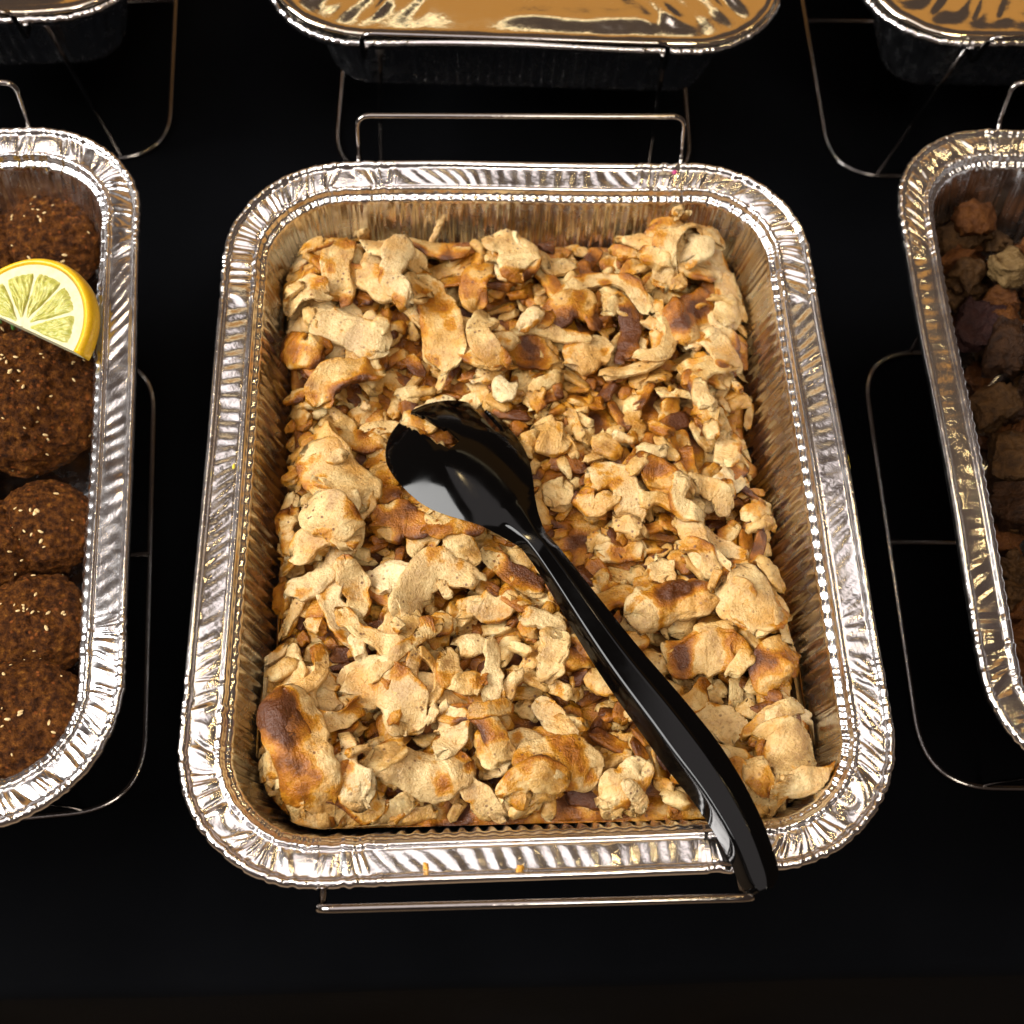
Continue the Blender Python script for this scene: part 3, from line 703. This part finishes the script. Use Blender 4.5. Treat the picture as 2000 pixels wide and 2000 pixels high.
# large pieces that can be picked out in the photograph: path in pixels of the 1932 px view, width px, thickness mm
HERO = [
 ('speckled slab of chicken under the rear wall beside the leaning thin stick', [(690,445),(745,480),(800,495)], 46, 6, .0, .2, (), dict(twist=.5)),
 ('browned upright lump of chicken in the rear corner next to the falafel pan', [(650,455),(632,510),(640,570)], 58, 9, .12, .1, ((.35,.3,.25,.6),), {}),
 ('golden ragged flap of chicken beneath the rear corner lump', [(570,470),(620,465)], 40, 5, .2, 0, (), {}),
 ('folded pale slice of chicken in the middle of the rear wall', [(925,445),(965,470),(985,520)], 82, 7, .0, .3, ((.5,-.5,.2,.4),), dict(bow=.4)),
 ('curled pale scrap of chicken against the rear wall', [(1010,470),(1050,495),(1085,480)], 34, 6, 0, .3, ((.7,.2,.2,.5),), {}),
 ('arched strip of chicken standing up at the rear wall', [(1110,510),(1115,440),(1165,415),(1215,445)], 44, 5, .1, .25, ((.65,.5,.25,.6),), dict(arch=.010)),
 ('ragged shredded end of chicken hanging from the arched strip', [(1195,440),(1235,490)], 36, 4, .0, .4, (), dict(ragged=.5)),
 ('large smooth crescent slice of chicken in the rear corner next to the toasted cubes', [(1240,485),(1320,495),(1385,515),(1415,570)], 78, 6, -.15, .35, ((.1,.6,.15,.4),), dict(ragged=.12)),
 ('smooth lower half of the slice hanging below the large crescent', [(1395,560),(1400,610),(1385,650)], 62, 6, -.15, .2, (), dict(ragged=.12)),
 ('long pale curved strip of chicken arching over a brown curl', [(1050,560),(1085,525),(1140,508),(1190,518),(1225,560)], 34, 7, -.08, .3, (), dict(ragged=.15, arch=.003)),
 ('glossy brown curl of chicken below the long pale arch', [(1145,535),(1180,555),(1195,600),(1185,655)], 44, 5, .42, 0, ((.5,0,.5,.4),), dict(bow=-.5, ragged=.12)),
 ('hooked strip of chicken bent into a loop', [(1255,565),(1272,610),(1250,652),(1205,655)], 30, 7, .02, .2, (), dict(ragged=.15, arch=.002)),
 ('triangular pale slice of chicken with a white tip below the crescent', [(1330,610),(1370,650),(1395,680)], 60, 6, -.05, .5, ((.2,-.3,.2,.5),), {}),
 ('knobbly pale knot of chicken between the rear wall and the spoon', [(1070,655),(1110,640),(1150,625)], 64, 10, -.05, .5, ((.85,-.4,.25,.9),), dict(ragged=.35)),
 ('long dark seared slab of chicken behind the spoon tip', [(915,660),(985,640),(1050,645)], 72, 7, .16, 0, ((.4,0,.4,.5),), dict(bow=.3)),
 ('narrow bent strip of chicken lying over the seared slab', [(925,630),(985,608),(1060,612),(1120,620)], 26, 5, .02, .2, (), dict(ragged=.18)),
 ('long speckled slab of chicken pointing from the rear wall to the spoon head', [(790,515),(825,570),(838,630),(832,680)], 84, 8, -.05, .1, ((.6,.5,.15,.6),(.1,-.3,.15,.5)), dict(ragged=.15)),
 ('pale folded sheet of chicken with a pointed corner beside the speckled slab', [(600,605),(660,618),(725,650)], 78, 5, -.05, .55, (), dict(bow=-.5)),
 ('pale curled lump of chicken against the wall next to the falafel pan', [(530,650),(560,625),(610,640)], 58, 7, .0, .4, (), dict(bow=.5)),
 ('broad pale block of chicken leaning on the wall beside the falafel pan', [(530,700),(555,750),(570,800)], 74, 9, -.05, .45, (), {}),
 ('golden slab of chicken touching the broad pale block', [(620,760),(660,800),(720,790)], 62, 7, .12, .1, ((.5,.3,.3,.4),), {}),
 ('slim leaf of chicken pointing at the spoon tip', [(680,790),(735,775),(790,800)], 40, 5, .0, .3, (), {}),
 ('large flat peppered slice of chicken lying beside the spoon head', [(575,850),(640,890),(685,950)], 118, 7, -.2, .25, (), dict(ragged=.14)),
 ('thick browned lump of chicken tucked against the spoon edge', [(715,850),(725,905)], 56, 10, .34, 0, (), {}),
 ('plump rolled piece of chicken against the falafel side wall', [(505,915),(530,980),(550,1050)], 70, 10, -.12, .25, (), dict(ragged=.16)),
 ('puckered pale piece of chicken beside the plump rolled piece', [(590,960),(635,990),(660,1030)], 90, 9, -.02, .35, ((.2,.2,.15,.5),), dict(bow=.3)),
 ('heavily seared round lump of chicken just below the spoon head', [(712,985),(755,965),(805,975)], 86, 9, .45, 0, ((.5,0,.5,.4),), dict(ragged=.2)),
 ('yellow flap of chicken reaching out from beneath the spoon', [(820,955),(860,1000),(885,1045)], 52, 4, .10, .1, (), dict(ragged=.3)),
 ('very pale torn lump of chicken below the seared round lump', [(690,1090),(735,1075),(785,1085)], 66, 10, -.3, .95, (), dict(ragged=.3)),
 ('curled strip of chicken forming an open ring near the falafel side wall', [(495,1170),(510,1115),(560,1090),(615,1105)], 40, 8, .0, .2, (), dict(arch=.002)),
 ('short leaf of chicken lying inside the open ring', [(520,1170),(570,1110)], 26, 5, .05, .2, (), {}),
 ('pale upright wedge of chicken between the torn lump and the ring', [(650,1050),(665,1100),(680,1150)], 50, 8, .0, .35, (), {}),
 ('thin pale rib of chicken in front of the spoon neck', [(800,1075),(845,1050),(885,1070)], 20, 4, -.05, .5, (), {}),
 ('golden edge slice of chicken tucked under the spoon neck', [(920,1020),(970,1060),(1020,1095)], 50, 5, .14, .2, ((.8,.5,.25,.6),), {}),
 ('light shredded piece of chicken beside the spoon neck', [(895,1120),(940,1130),(980,1120)], 60, 7, -.05, .4, (), dict(ragged=.35)),
 ('hooked browned strip of chicken at the wall towards the falafel', [(560,1215),(500,1225),(482,1265),(495,1335)], 34, 7, .1, .1, (), dict(ragged=.15)),
 ('crooked strip of chicken with a white tip near the big browned piece', [(595,1215),(605,1260),(575,1300),(525,1312)], 32, 7, -.02, .4, (), dict(ragged=.15, twist=.8)),
 ('flat stringy piece of chicken across the middle of the front half', [(640,1150),(700,1200),(770,1225)], 44, 5, .0, .2, (), dict(ragged=.35)),
 ('stringy strand of chicken crossing the flat stringy piece', [(690,1275),(750,1230),(800,1190)], 28, 5, .06, .2, (), dict(ragged=.3)),
 ('round nub of chicken with a dark browned end', [(790,1180),(825,1170)], 50, 9, .2, .1, ((.8,0,.35,.8),), {}),
 ('ring shaped slice of chicken with a hole in its middle', [(785,1222),(775,1270),(800,1312)], 26, 9, .06, .2, (), dict(ragged=.1)),
 ('curved outer side of the ring shaped slice', [(790,1218),(822,1245),(828,1290),(808,1318)], 24, 9, .1, .1, (), dict(ragged=.1)),
 ('stubby golden block of chicken next to the ring shaped slice', [(842,1220),(848,1280)], 50, 8, .1, .15, (), {}),
 ('browned bean shaped piece of chicken in the front half', [(855,1290),(895,1280),(925,1290)], 50, 8, .22, .1, ((.5,0,.3,.6),), dict(bow=-.4)),
 ('dark split sausage shaped piece of chicken in the front half', [(885,1345),(930,1335),(965,1320)], 32, 6, .34, 0, (), {}),
 ('big crumpled pale piece of chicken behind the browned fillet end', [(650,1300),(710,1275),(760,1310),(765,1370)], 92, 9, -.12, .45, (), dict(bow=.3, ragged=.2)),
 ('wide pale slice of chicken curling toward the front wall', [(715,1420),(770,1450),(830,1460),(880,1435)], 86, 8, -.08, .5, ((.4,.5,.25,.6),), dict(bow=-.4, ragged=.22)),
 ('white torn flake of chicken standing on the wide pale slice', [(845,1325),(860,1375),(830,1420)], 60, 6, -.2, .75, (), dict(ragged=.45)),
 ('thick fillet end of chicken with a dark browned top at the front corner', [(625,1340),(645,1425),(672,1500),(690,1570)], 118, 12.5, -.18, .35, ((.22,-.25,.28,1.15),(.55,-.35,.3,.8)), dict(ragged=.08, expo=2.1, nl=64, na=40, rough=.55, taper=(.6,.5))),
 ('small leaf of chicken lying against the wall beside the fillet end', [(515,1350),(525,1420)], 44, 6, -.02, .2, (), {}),
 ('flat tapered piece of chicken poking from beneath the fillet end', [(490,1440),(540,1455),(590,1460)], 46, 6, .0, .15, ((.2,-.8,.2,.6),), {}),
 ('round stub of chicken under the tip of the fillet end', [(545,1500),(555,1545)], 42, 9, .06, .2, (), {}),
 ('hanging pale strip of chicken next to the front wall', [(815,1490),(785,1520),(758,1580)], 36, 5, -.06, .45, (), dict(ragged=.2)),
 ('crinkled flap of chicken next to the hanging pale strip', [(840,1540),(890,1550),(915,1525)], 48, 5, .02, .3, (), dict(bow=.5)),
 ('thin curled edge of chicken in front of the round slice', [(910,1500),(950,1530),(1010,1510)], 30, 5, .0, .3, (), {}),
 ('broad rounded slice of chicken with fine fibres in the front half', [(985,1450),(1050,1430),(1125,1435)], 112, 10, -.15, .35, ((.6,.1,.2,.4),), dict(ragged=.1)),
 ('pale knobbly strip of chicken lying over the round slice', [(1020,1310),(1055,1345),(1092,1395)], 48, 7, -.25, .8, (), dict(ragged=.28)),
 ('yellowish knuckle of chicken beside the spoon handle', [(1060,1190),(1045,1235),(1030,1265)], 66, 10, .04, .3, (), dict(bow=.3)),
 ('pale twisted lump of chicken behind the yellowish knuckle', [(985,1150),(1030,1160),(1065,1185)], 44, 8, -.05, .5, ((.5,0,.2,.4),), {}),
 ('seared block of chicken at the front wall', [(935,1545),(985,1530),(1040,1545)], 70, 9, .08, .25, ((.5,-.8,.4,.8),), {}),
 ('long pale ridge of chicken along the front wall', [(1045,1555),(1110,1530),(1180,1520),(1250,1500)], 46, 8, -.12, .55, (), dict(ragged=.28)),
 ('smooth lump of chicken beside the front wall and the handle', [(1140,1490),(1190,1470),(1215,1440)], 70, 9, -.1, .4, (), dict(ragged=.14)),
 ('white stub of chicken standing next to the handle', [(1185,1470),(1225,1510)], 36, 7, -.2, .7, (), {}),
 ('thin slice of chicken slipping beneath the spoon handle at the front', [(1240,1480),(1290,1530),(1330,1560)], 52, 5, -.1, .4, (), dict(ragged=.12)),
 ('wide triangular slice of chicken with brown patches near the rear of the toasted cubes side', [(1300,740),(1360,735),(1425,720),(1472,712)], 112, 8, -.06, .2, ((.45,.4,.16,1.),(.2,-.3,.18,.9)), dict(ragged=.15, taper=(.5,1.1))),
 ('upright orange slab of chicken next to the toasted cubes side wall', [(1448,790),(1430,850),(1405,930)], 48, 7, .14, .1, ((.3,.2,.35,.4),), dict(ragged=.15)),
 ('pale cracked block of chicken beside the upright orange slab', [(1390,800),(1375,850)], 56, 8, -.08, .3, (), {}),
 ('square lump of chicken touching the spoon head', [(1015,790),(1045,800),(1075,805)], 84, 8, .04, .2, ((.5,0,.3,.3),), {}),
 ('freckled oval piece of chicken beside the spoon neck', [(1045,930),(1065,890)], 60, 8, -.06, .2, (), {}),
 ('u shaped golden piece of chicken to the side of the spoon neck', [(1095,915),(1125,945),(1160,925)], 42, 8, .04, .3, (), {}),
 ('charred dark clump of chicken in the middle of the toasted cubes half', [(1205,880),(1245,880),(1265,915)], 72, 9, .5, 0, ((.5,0,.5,.3),), dict(ragged=.3)),
 ('open rolled piece of chicken with a frayed centre', [(1285,900),(1280,945),(1330,970)], 40, 9, .02, .4, (), dict(ragged=.2)),
 ('grey inner slice of chicken closing the open roll', [(1310,900),(1365,920),(1375,945)], 50, 6, -.02, .3, (), {}),
 ('pale stick of chicken lying beside the open roll', [(1325,985),(1370,1010),(1420,1045)], 34, 7, -.2, .8, (), dict(ragged=.15)),
 ('small pale stub of chicken pointing to the side wall by the toasted cubes', [(1430,975),(1490,950)], 34, 7, .0, .3, (), {}),
 ('smooth yellow block of chicken lying across a seared one', [(1250,1030),(1262,1080)], 56, 9, .0, .4, (), dict(ragged=.12)),
 ('framing bent strip of chicken around the smooth yellow block', [(1285,1015),(1330,1030),(1350,1080)], 34, 7, .08, .2, (), {}),
 ('pale tubular piece of chicken behind the smooth yellow block', [(1140,1010),(1185,1020),(1225,1010)], 42, 7, -.04, .4, (), {}),
 ('round golden ball of chicken beside the handle', [(1130,1070),(1160,1075)], 52, 9, .2, .1, (), {}),
 ('thick slice of chicken with a dark seared upper edge beside the handle', [(1195,1150),(1265,1130),(1345,1115)], 84, 13, -.14, .3, ((.55,.55,.35,1.2),(.1,.5,.15,.8)), dict(ragged=.1, expo=2.4, rough=.7)),
 ('oval speckled piece of chicken by the toasted cubes side wall', [(1485,1000),(1488,1060),(1480,1110)], 66, 9, -.04, .2, ((.85,.3,.25,.7),), dict(ragged=.12)),
 ('broad mottled slab of chicken between the seared slice and the side wall', [(1395,1080),(1420,1130),(1425,1190)], 84, 8, -.08, .3, ((.2,.3,.12,.5),(.55,-.2,.12,.6)), dict(ragged=.18)),
 ('small oval flake of chicken below the oval speckled piece', [(1490,1150),(1480,1200)], 52, 6, .03, .2, (), {}),
 ('rough crusty slab of chicken with orange browning in front of the seared slice', [(1270,1240),(1335,1215),(1400,1235)], 96, 9, .2, .2, ((.3,0,.3,.4),), dict(ragged=.3)),
 ('thick cut pale finger of chicken leaning up the toasted cubes side wall', [(1452,1240),(1500,1222),(1542,1215)], 42, 9, -.15, .5, (), dict(ragged=.1)),
 ('leaf shaped golden strip of chicken in the front corner by the toasted cubes', [(1415,1385),(1465,1350),(1515,1325)], 42, 6, .06, .2, ((.5,0,.2,.4),), dict(ragged=.1)),
 ('dark orange upright sliver of chicken beside the leaf shaped strip', [(1530,1310),(1525,1350),(1510,1395)], 32, 6, .36, 0, (), {}),
 ('large round peppered slice of chicken in the front corner by the toasted cubes', [(1435,1395),(1480,1420),(1520,1470)], 116, 8, -.2, .25, ((.75,-.25,.14,.9),), dict(ragged=.09)),
 ('triangular chunk of chicken behind the handle near the front', [(1330,1330),(1375,1350),(1390,1385)], 56, 8, .08, .3, (), {}),
 ('flat scrap of chicken between handle and the large peppered slice', [(1400,1440),(1440,1500)], 52, 7, .05, .2, (), {}),
 ('small square nugget of chicken in front of the large peppered slice', [(1470,1500),(1480,1530)], 42, 8, .0, .2, (), {}),
]
HERO.append(HERO.pop([h[0].startswith('thick fillet end') for h in HERO].index(True)))      # lies on top of its neighbours
def heroes():
    for n, (label, path, wpx, th, sear, pale, spots, kw) in enumerate(HERO):
        pts = [P.local(ud(x, y, ZR+ZF+.003))[:2] for x, y in path]
        c = np.mean(path, 0); scale = np.linalg.norm(ud(c[0]+50, c[1], ZR+ZF)-ud(c[0]-50, c[1], ZR+ZF))/100
        kw = dict(dict(nl=48, na=30), **kw)
        o, b = add_piece(P, pts, wpx*scale, min(th, 9)/1000*.48 + max(th-9, 0)/1000, 5000+n*7, sear=sear, pale=pale, spots=spots, settle=dict(quant=.84, sink=.0004, conform=.62, sm=5), **kw)
        tag(o, label, 'chicken', GROUP); HPOS.append((b[0], b[1], label.split(' of chicken')[0]))
heroes()
def extras():
    # thin stick of chicken leaning up in the rear, tip in the air
    a = ud(798, 492, ZR-.026); b = ud(822, 440, ZR-.020); c = ud(846, 385, ZR-.012)
    V, F = tube(spline([a, b, c], 30), .0016, seg=12)
    V = np.array(V); V += .0007*np.stack([fbm(V*400, 1), fbm(V*400, 2), fbm(V*400, 3)], 1)
    me = mesh('stick', V-a, F); me.attributes.new('sear', 'FLOAT', 'POINT').data.foreach_set('value', np.full(len(V), .1, np.float32)); me.uv_layers.new(name='UVMap')
    o = link('chicken_strip', me, CHICK, None, a); o.color = (0, .4, 0, 1)
    tag(o, 'thin stick of chicken leaning up against the rear wall', 'chicken', GROUP)
    # scraps lying on top between the larger pieces
    rs = np.random.RandomState(77)
    for k in range(36):
        for _ in range(12):
            x, y = rand_in(rs, .97); i, j = P.idx(np.array([x]), np.array([y]))
            if P.cap[i[0], j[0]] > .004 and P.H[i[0], j[0]] < P.smooth_cache[i[0], j[0]]-.0025: break
        else: continue
        a = rs.uniform(0, 6.28); u = np.array([math.cos(a), math.sin(a)]); L = rs.uniform(.005, .011); p = np.array([x, y])
        o, b_ = add_piece(P, [p-u*L/2, p+u*L/2], rs.uniform(.003, .0065), rs.uniform(.003, .005), 7000+k, sear=rs.choice([-.1, .1, .3]), pale=rs.uniform(0, .6), name='chicken_crumb', nl=18, na=14, settle=dict(sm=3))
        tag(o, f'tiny crumb of chicken {region(x, y)}', 'chicken', GROUP)
P.smooth_cache = P.smooth(9)
def name_fill():
    """say which large pieces each smaller one lies beside"""
    HP = [h for h in HPOS if 2 < len(h[2].split()) <= 5]; seen = set()
    for o, x, y, word in FILL:
        near = sorted(HP, key=lambda h: (h[0]-x)**2+(h[1]-y)**2)[:6]; lab = None
        tries = [f'{word} of chicken beside the {near[0][2]}'] + [f'{word} of chicken between the {a[2]} and the {b[2]}' for a in near[:3] for b in near[1:] if a is not b]
        for t in tries:
            if len(t.split()) <= 16 and t not in seen: lab = t; break
        lab = lab or tries[0]; seen.add(lab); tag(o, lab, 'chicken', GROUP)
name_fill()
extras()

# ------------------------------------------------------------------ falafel, lemon, parsley in the pan on one side
LP = Pile((-.2932, .0145), math.radians(4.2))
SEEDM = None
def falafel(px, py, rpx, seed, label, flat=.72, z=None):
    global SEEDM
    zc = ZR-.036 if z is None else ZR+z
    c = ud(px, py, zc); r = rpx*DS*np.linalg.norm(c-CAM)/FPX*1.12
    nu, nv = 128, 72
    th = np.linspace(.02, math.pi-.02, nv); ph = np.linspace(0, 2*math.pi, nu, endpoint=False); PH, TH = np.meshgrid(ph, th)
    D = np.stack([np.sin(TH)*np.cos(PH), np.sin(TH)*np.sin(PH), np.cos(TH)], -1).reshape(-1, 3)
    rr = r*(1 + .055*fbm(D*1.9+seed, seed, 2) + .030*fbm(D*6+seed, seed+3, 3) - .045*np.abs(vn(D*9+seed, seed+7)) + .024*fbm(D*22, seed+11, 2))
    V = D*rr[:, None]; V[:, 2] *= flat
    zb = V[:, 2].min(); base = np.array([c[0], c[1], zc+zb])
    floor = ZR-.0590
    if z is None: base[2] = floor
    V[:, 2] -= zb
    root = link('falafel', mesh('falafel', V, grid_faces(nu, nv, True)), FALM, None, base)
    tag(root, label, 'falafel', 'falafel balls in the foil pan')
    # toasted sesame seeds stuck to the crust
    rs = np.random.RandomState(seed); VV, FF = [], []
    idx = [i for i in rs.permutation(len(V)) if D[i, 2] > -.2][:int(26*(r/.022)**2)]
    for q, i in enumerate(idx):
        n = D[i]; t = np.cross(n, rs.normal(size=3)); t /= np.linalg.norm(t); b = np.cross(n, t)
        k = rs.uniform(.35, .85)
        for w_ in range(4):
            for a in range(6):
                zz = (-1, -.45, .45, 1)[w_]; rad = (.15, .85, 1, .5)[w_]; an = a*math.pi/3
                VV.append(V[i] + k*(t*zz*.0015 + b*math.cos(an)*rad*.0008 + n*(math.sin(an)*rad*.0005+.0002)))
        o_ = q*24
        FF += [tuple(o_+w_*6+x for x in (a, (a+1) % 6, (a+1) % 6+6, a+6)) for w_ in range(3) for a in range(6)] + [tuple(o_+a for a in range(6))[::-1], tuple(o_+18+a for a in range(6))]
    s = link('sesame_seeds', mesh('seeds', VV, FF), SEED, root); s['kind'] = 'stuff'
FAL = [(100,442,84,'falafel ball at the rear of the pan, above the lemon slice'),(-30,470,78,'falafel ball half hidden behind the lemon at the rear of the pan'),
       (55,762,122,'largest falafel ball with many sesame seeds, in front of the lemon slice'),(78,985,80,'falafel ball in front of the largest one, next to the pan wall'),
       (-28,1025,84,'falafel ball overlapped by its neighbour, away from the pan wall'),(62,1172,88,'falafel ball second from the front wall of its pan'),
       (32,1362,108,'big falafel ball nearest the front wall of its pan'),(-75,640,80,'falafel ball behind the lemon, hidden at the side of its pan'),
       (-130,880,92,'falafel ball in the middle of its pan, beside the overlapped one'),(-120,1210,96,'falafel ball in the front half of its pan, away from the wall')]
for n, (x, y, r, l) in enumerate(FAL): falafel(x, y, r, 60+n*5, l)
def lemon():
    c = ud(40, 616, ZR-.002); R = .0318; th = .0095
    root = empty('lemon_slice', c)
    tag(root, 'bright yellow half slice of lemon resting on the falafel', 'lemon')
    # the slice lies tilted, its rind towards the pan wall
    x_ax = np.array(ud(168, 676, ZR+.003)) - c; x_ax /= np.linalg.norm(x_ax)
    nz = np.array([-.18, -.22, .95]); nz -= x_ax*np.dot(nz, x_ax); nz /= np.linalg.norm(nz); y_ax = np.cross(nz, x_ax)
    root.matrix_world = Matrix([[x_ax[i], y_ax[i], nz[i], c[i]] for i in range(3)] + [[0, 0, 0, 1]])
    def half(r0, r1, z0, z1, a0=0, a1=math.pi, n=48, bulge=0.):
        V, F = [], []
        for i, a in enumerate(np.linspace(a0, a1, n)):
            ca, sa = math.cos(a), math.sin(a)
            ring = [(r0, z0), (r1-.0006, z0), (r1+bulge*.7, z0+(z1-z0)*.2), (r1+bulge, (z0+z1)/2), (r1+bulge*.7, z1-(z1-z0)*.2), (r1-.0006, z1), (r0, z1)]
            V += [(r*ca, r*sa, z) for r, z in ring]
        k = 7
        for i in range(n-1): F += [(i*k+j, (i+1)*k+j, (i+1)*k+(j+1) % k, i*k+(j+1) % k) for j in range(k)]
        F += [tuple(range(k)), tuple((n-1)*k+j for j in range(k))[::-1]]
        return V, F
    V, F = half(R-.0022, R, -th, 0, bulge=.0010, n=60); link('rind', mesh('rind', V, F), RIND, root)
    V, F = half(.0004, R-.0023, -th+.0002, -.0004, n=60); link('pith', mesh('pith', V, F), PITH, root, smooth=False)
    rs = np.random.RandomState(5); n = 5; edges = np.linspace(.03, math.pi-.03, n+1)
    for s in range(n):
        a0, a1 = edges[s]+.028, edges[s+1]-.028; rows = []
        na, nr = 34, 40
        for i in range(nr):
            f = i/(nr-1); r = .0035 + (R-.0068-.0035)*f; row = []
            for a in np.linspace(a0, a1, na):
                am = (a0+a1)/2; k = min(1, .35+f*1.6) ; aa = am+(a-am)*k
                e = min(1, 4*f+.02, 9*(1-f)+.02, 6*(1-abs(a-am)/(a1-a0)*2)+.02)
                ves = abs(vn(np.array([[aa*26+2*math.sin(f*5), f*3.2, s]]), 3)[0])
                rr = r*(1-.06*(1-abs(a-am)/(a1-a0)*2 < .12))
                row.append((rr*math.cos(aa), rr*math.sin(aa), -.0006+.0016*e - .0010*ves*e))
            rows.append(row)
        V = np.array(rows).reshape(-1, 3); link('segment', mesh('segment', V, grid_faces(na, nr)), PULP, root)
    return root
lemon()
def parsley():
    a = ud(2, 590, ZR-.012); b = ud(26, 622, ZR-.016)
    root = empty('parsley_sprig', a); tag(root, 'small green parsley sprig under the edge of the lemon slice', 'herb')
    V, F = tube(spline([a, (a+b)/2+[0.001, .001, .002], b], 12)-a, .0008, seg=8); link('stem', mesh('stem', V, F), HERB, root)
    rs = np.random.RandomState(3)
    for k in range(3):
        d = np.array([math.cos(2.2+k*.9), math.sin(2.2+k*.9), .25])*.009; p = (b-a)*(-.1)
        n = np.cross(d, [0, 0, 1.]); n /= np.linalg.norm(n)
        V = [p+d*t+n*s*.004*math.sin(math.pi*min(1, t+.12))*(1+.35*math.sin(t*19))+[0, 0, .0015*math.sin(t*7+k)] for t in np.linspace(0, 1, 14) for s in (-1, -.4, .4, 1)]
        link('leaf', mesh('leaf', np.array(V), grid_faces(4, 14)), HERB, root)
parsley()

# ------------------------------------------------------------------ toasted cubes in the other side pan
RP = Pile((.304, .020), math.radians(-1.75))
def cube(pile, x, y, size, seed, m, label, squash=1., sm=3):
    rs = np.random.RandomState(seed); n = 12
    bm = bmesh.new(); bmesh.ops.create_cube(bm, size=1.); bmesh.ops.subdivide_edges(bm, edges=bm.edges[:], cuts=9, use_grid_fill=True)
    V = np.array([v.co[:] for v in bm.verts]); nr = np.linalg.norm(V, axis=1)[:, None]
    V = V*.72 + V/nr*.5*.34; V *= size*np.array([rs.uniform(.85, 1.3), rs.uniform(.8, 1.1), rs.uniform(.6, .9)*squash])
    V = V*(1+.24*fbm(V/(size*.55)+seed, seed, 3)[:, None]) + .0011*np.stack([fbm(V/.003+seed, seed+q, 2) for q in range(3)], 1)
    A = rz(rs.uniform(0, 6.28)) @ rx(rs.uniform(-.7, .7)); V = V @ A.T; V[:, 0] += x; V[:, 1] += y; V[:, 2] -= V[:, 2].min()
    V = pile.settle(V, conform=.25, sink=.002, quant=.93, sm=sm)
    W = pile.world(V); base = np.array([W[:, 0].mean(), W[:, 1].mean(), W[:, 2].min()])
    for v, p in zip(bm.verts, W-base): v.co = p
    me = bpy.data.meshes.new('cube_piece'); bm.to_mesh(me); bm.free()
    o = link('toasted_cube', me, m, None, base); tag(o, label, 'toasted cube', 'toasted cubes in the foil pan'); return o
def cubes():
    rs = np.random.RandomState(8)
    names = ['brown', 'dark brown', 'pale', 'purplish', 'orange brown']
    for k in range(130):
        t = rs.choice([0, 0, 1, 1, 4, 4, 3])
        x, y = rs.uniform(-.095, .09), rs.uniform(-.13, .122)
        cube(RP, x, y, rs.uniform(.008, .014), 300+k, SHADED_TOAST[t], f'{names[t]} toasted cube heaped in the {"rear third" if y > .05 else "front third" if y < -.05 else "middle"} of the shaded foil pan')
    for k in range(110):
        t = rs.choice([0, 0, 1, 4, 4]); x, y = rs.uniform(-.1, -.03), (rs.uniform(-.135, .10) if k % 3 else rs.uniform(.07, .13))
        cube(RP, x, y, rs.uniform(.008, .0135), 700+k, SHADED_TOAST[t], f'{names[t]} toasted cube along the pan wall that faces the chicken')
    for k, (px, py, s, t, l) in enumerate([(1845,432,.024,0,'wide ragged beige toasted piece at the rear wall of the shaded pan'),(1905,438,.022,4,'orange crusted toasted piece behind the pale cube'),(1872,552,.0185,2,'pale square cube with a light face in the shaded pan'),
            (1915,515,.014,4,'small orange toasted scrap beside the pale square cube'),(1838,622,.021,3,'purplish round lump below the pale square cube'),(1895,672,.022,1,'dark toasted cube in front of the purplish lump'),(1880,760,.022,0,'brown toasted cube two places in front of the purplish lump'),
            (1915,862,.026,0,'large beige toasted slab in the middle of the shaded pan'),(1912,960,.022,1,'dark round toasted piece in front of the large beige slab'),(1925,1055,.022,4,'orange flecked toasted cube near the middle of the shaded pan')]):
        p = RP.local(ud(px, py, ZR-.036)); cube(RP, p[0], p[1], s*.86, 500+k, SHADED_TOAST[t], l, .8)
cubes()

# ------------------------------------------------------------------ crumbs and splashes on the rims
def speck(name, px, py, z, sx, sy, ang, m, label, cat, h=.0006):
    c = ud(px, py, ZR+z); V, F = [], []; n = 20
    rs = np.random.RandomState(int(px)); rad = 1+.3*rs.uniform(-1, 1, n)
    for k, (f, zz) in enumerate(((1, -.0003), (.85, h*.7), (.45, h))):
        for i in range(n):
            a = i/n*2*math.pi; x, y = sx*f*rad[i]*math.cos(a), sy*f*rad[i]*math.sin(a)
            V.append((x*math.cos(ang)-y*math.sin(ang), x*math.sin(ang)+y*math.cos(ang), zz))
    for k in range(2): F += [(k*n+i, k*n+(i+1) % n, (k+1)*n+(i+1) % n, (k+1)*n+i) for i in range(n)]
    F.append(tuple(2*n+i for i in range(n)))
    tag(link(name, mesh(name, V, F), m, None, c), label, cat)
speck('crumb', 981, 1638, -.0018, .0016, .0011, .4, SAUCE, 'orange crumb on the front rim of the chicken pan', 'crumb', .0014)
speck('crumb', 803, 1634, -.0018, .0009, .0014, .2, SAUCE, 'small orange drop on the front rim beside the corner pleats', 'crumb', .0008)
speck('sauce_streak', 1593, 850, -.0022, .0007, .0075, .17, MUSTARD, 'yellow streak on the chicken pan rim facing the toasted cubes', 'sauce')
speck('sauce_streak', 441, 880, -.0042, .0006, .0012, 0, MUSTARD, 'tiny yellow drop on the chicken pan rim facing the falafel', 'sauce')
speck('sauce_spot', 1273, 325, -.0018, .0011, .0009, 0, BEET, 'magenta spot on the rear rim of the chicken pan', 'sauce')
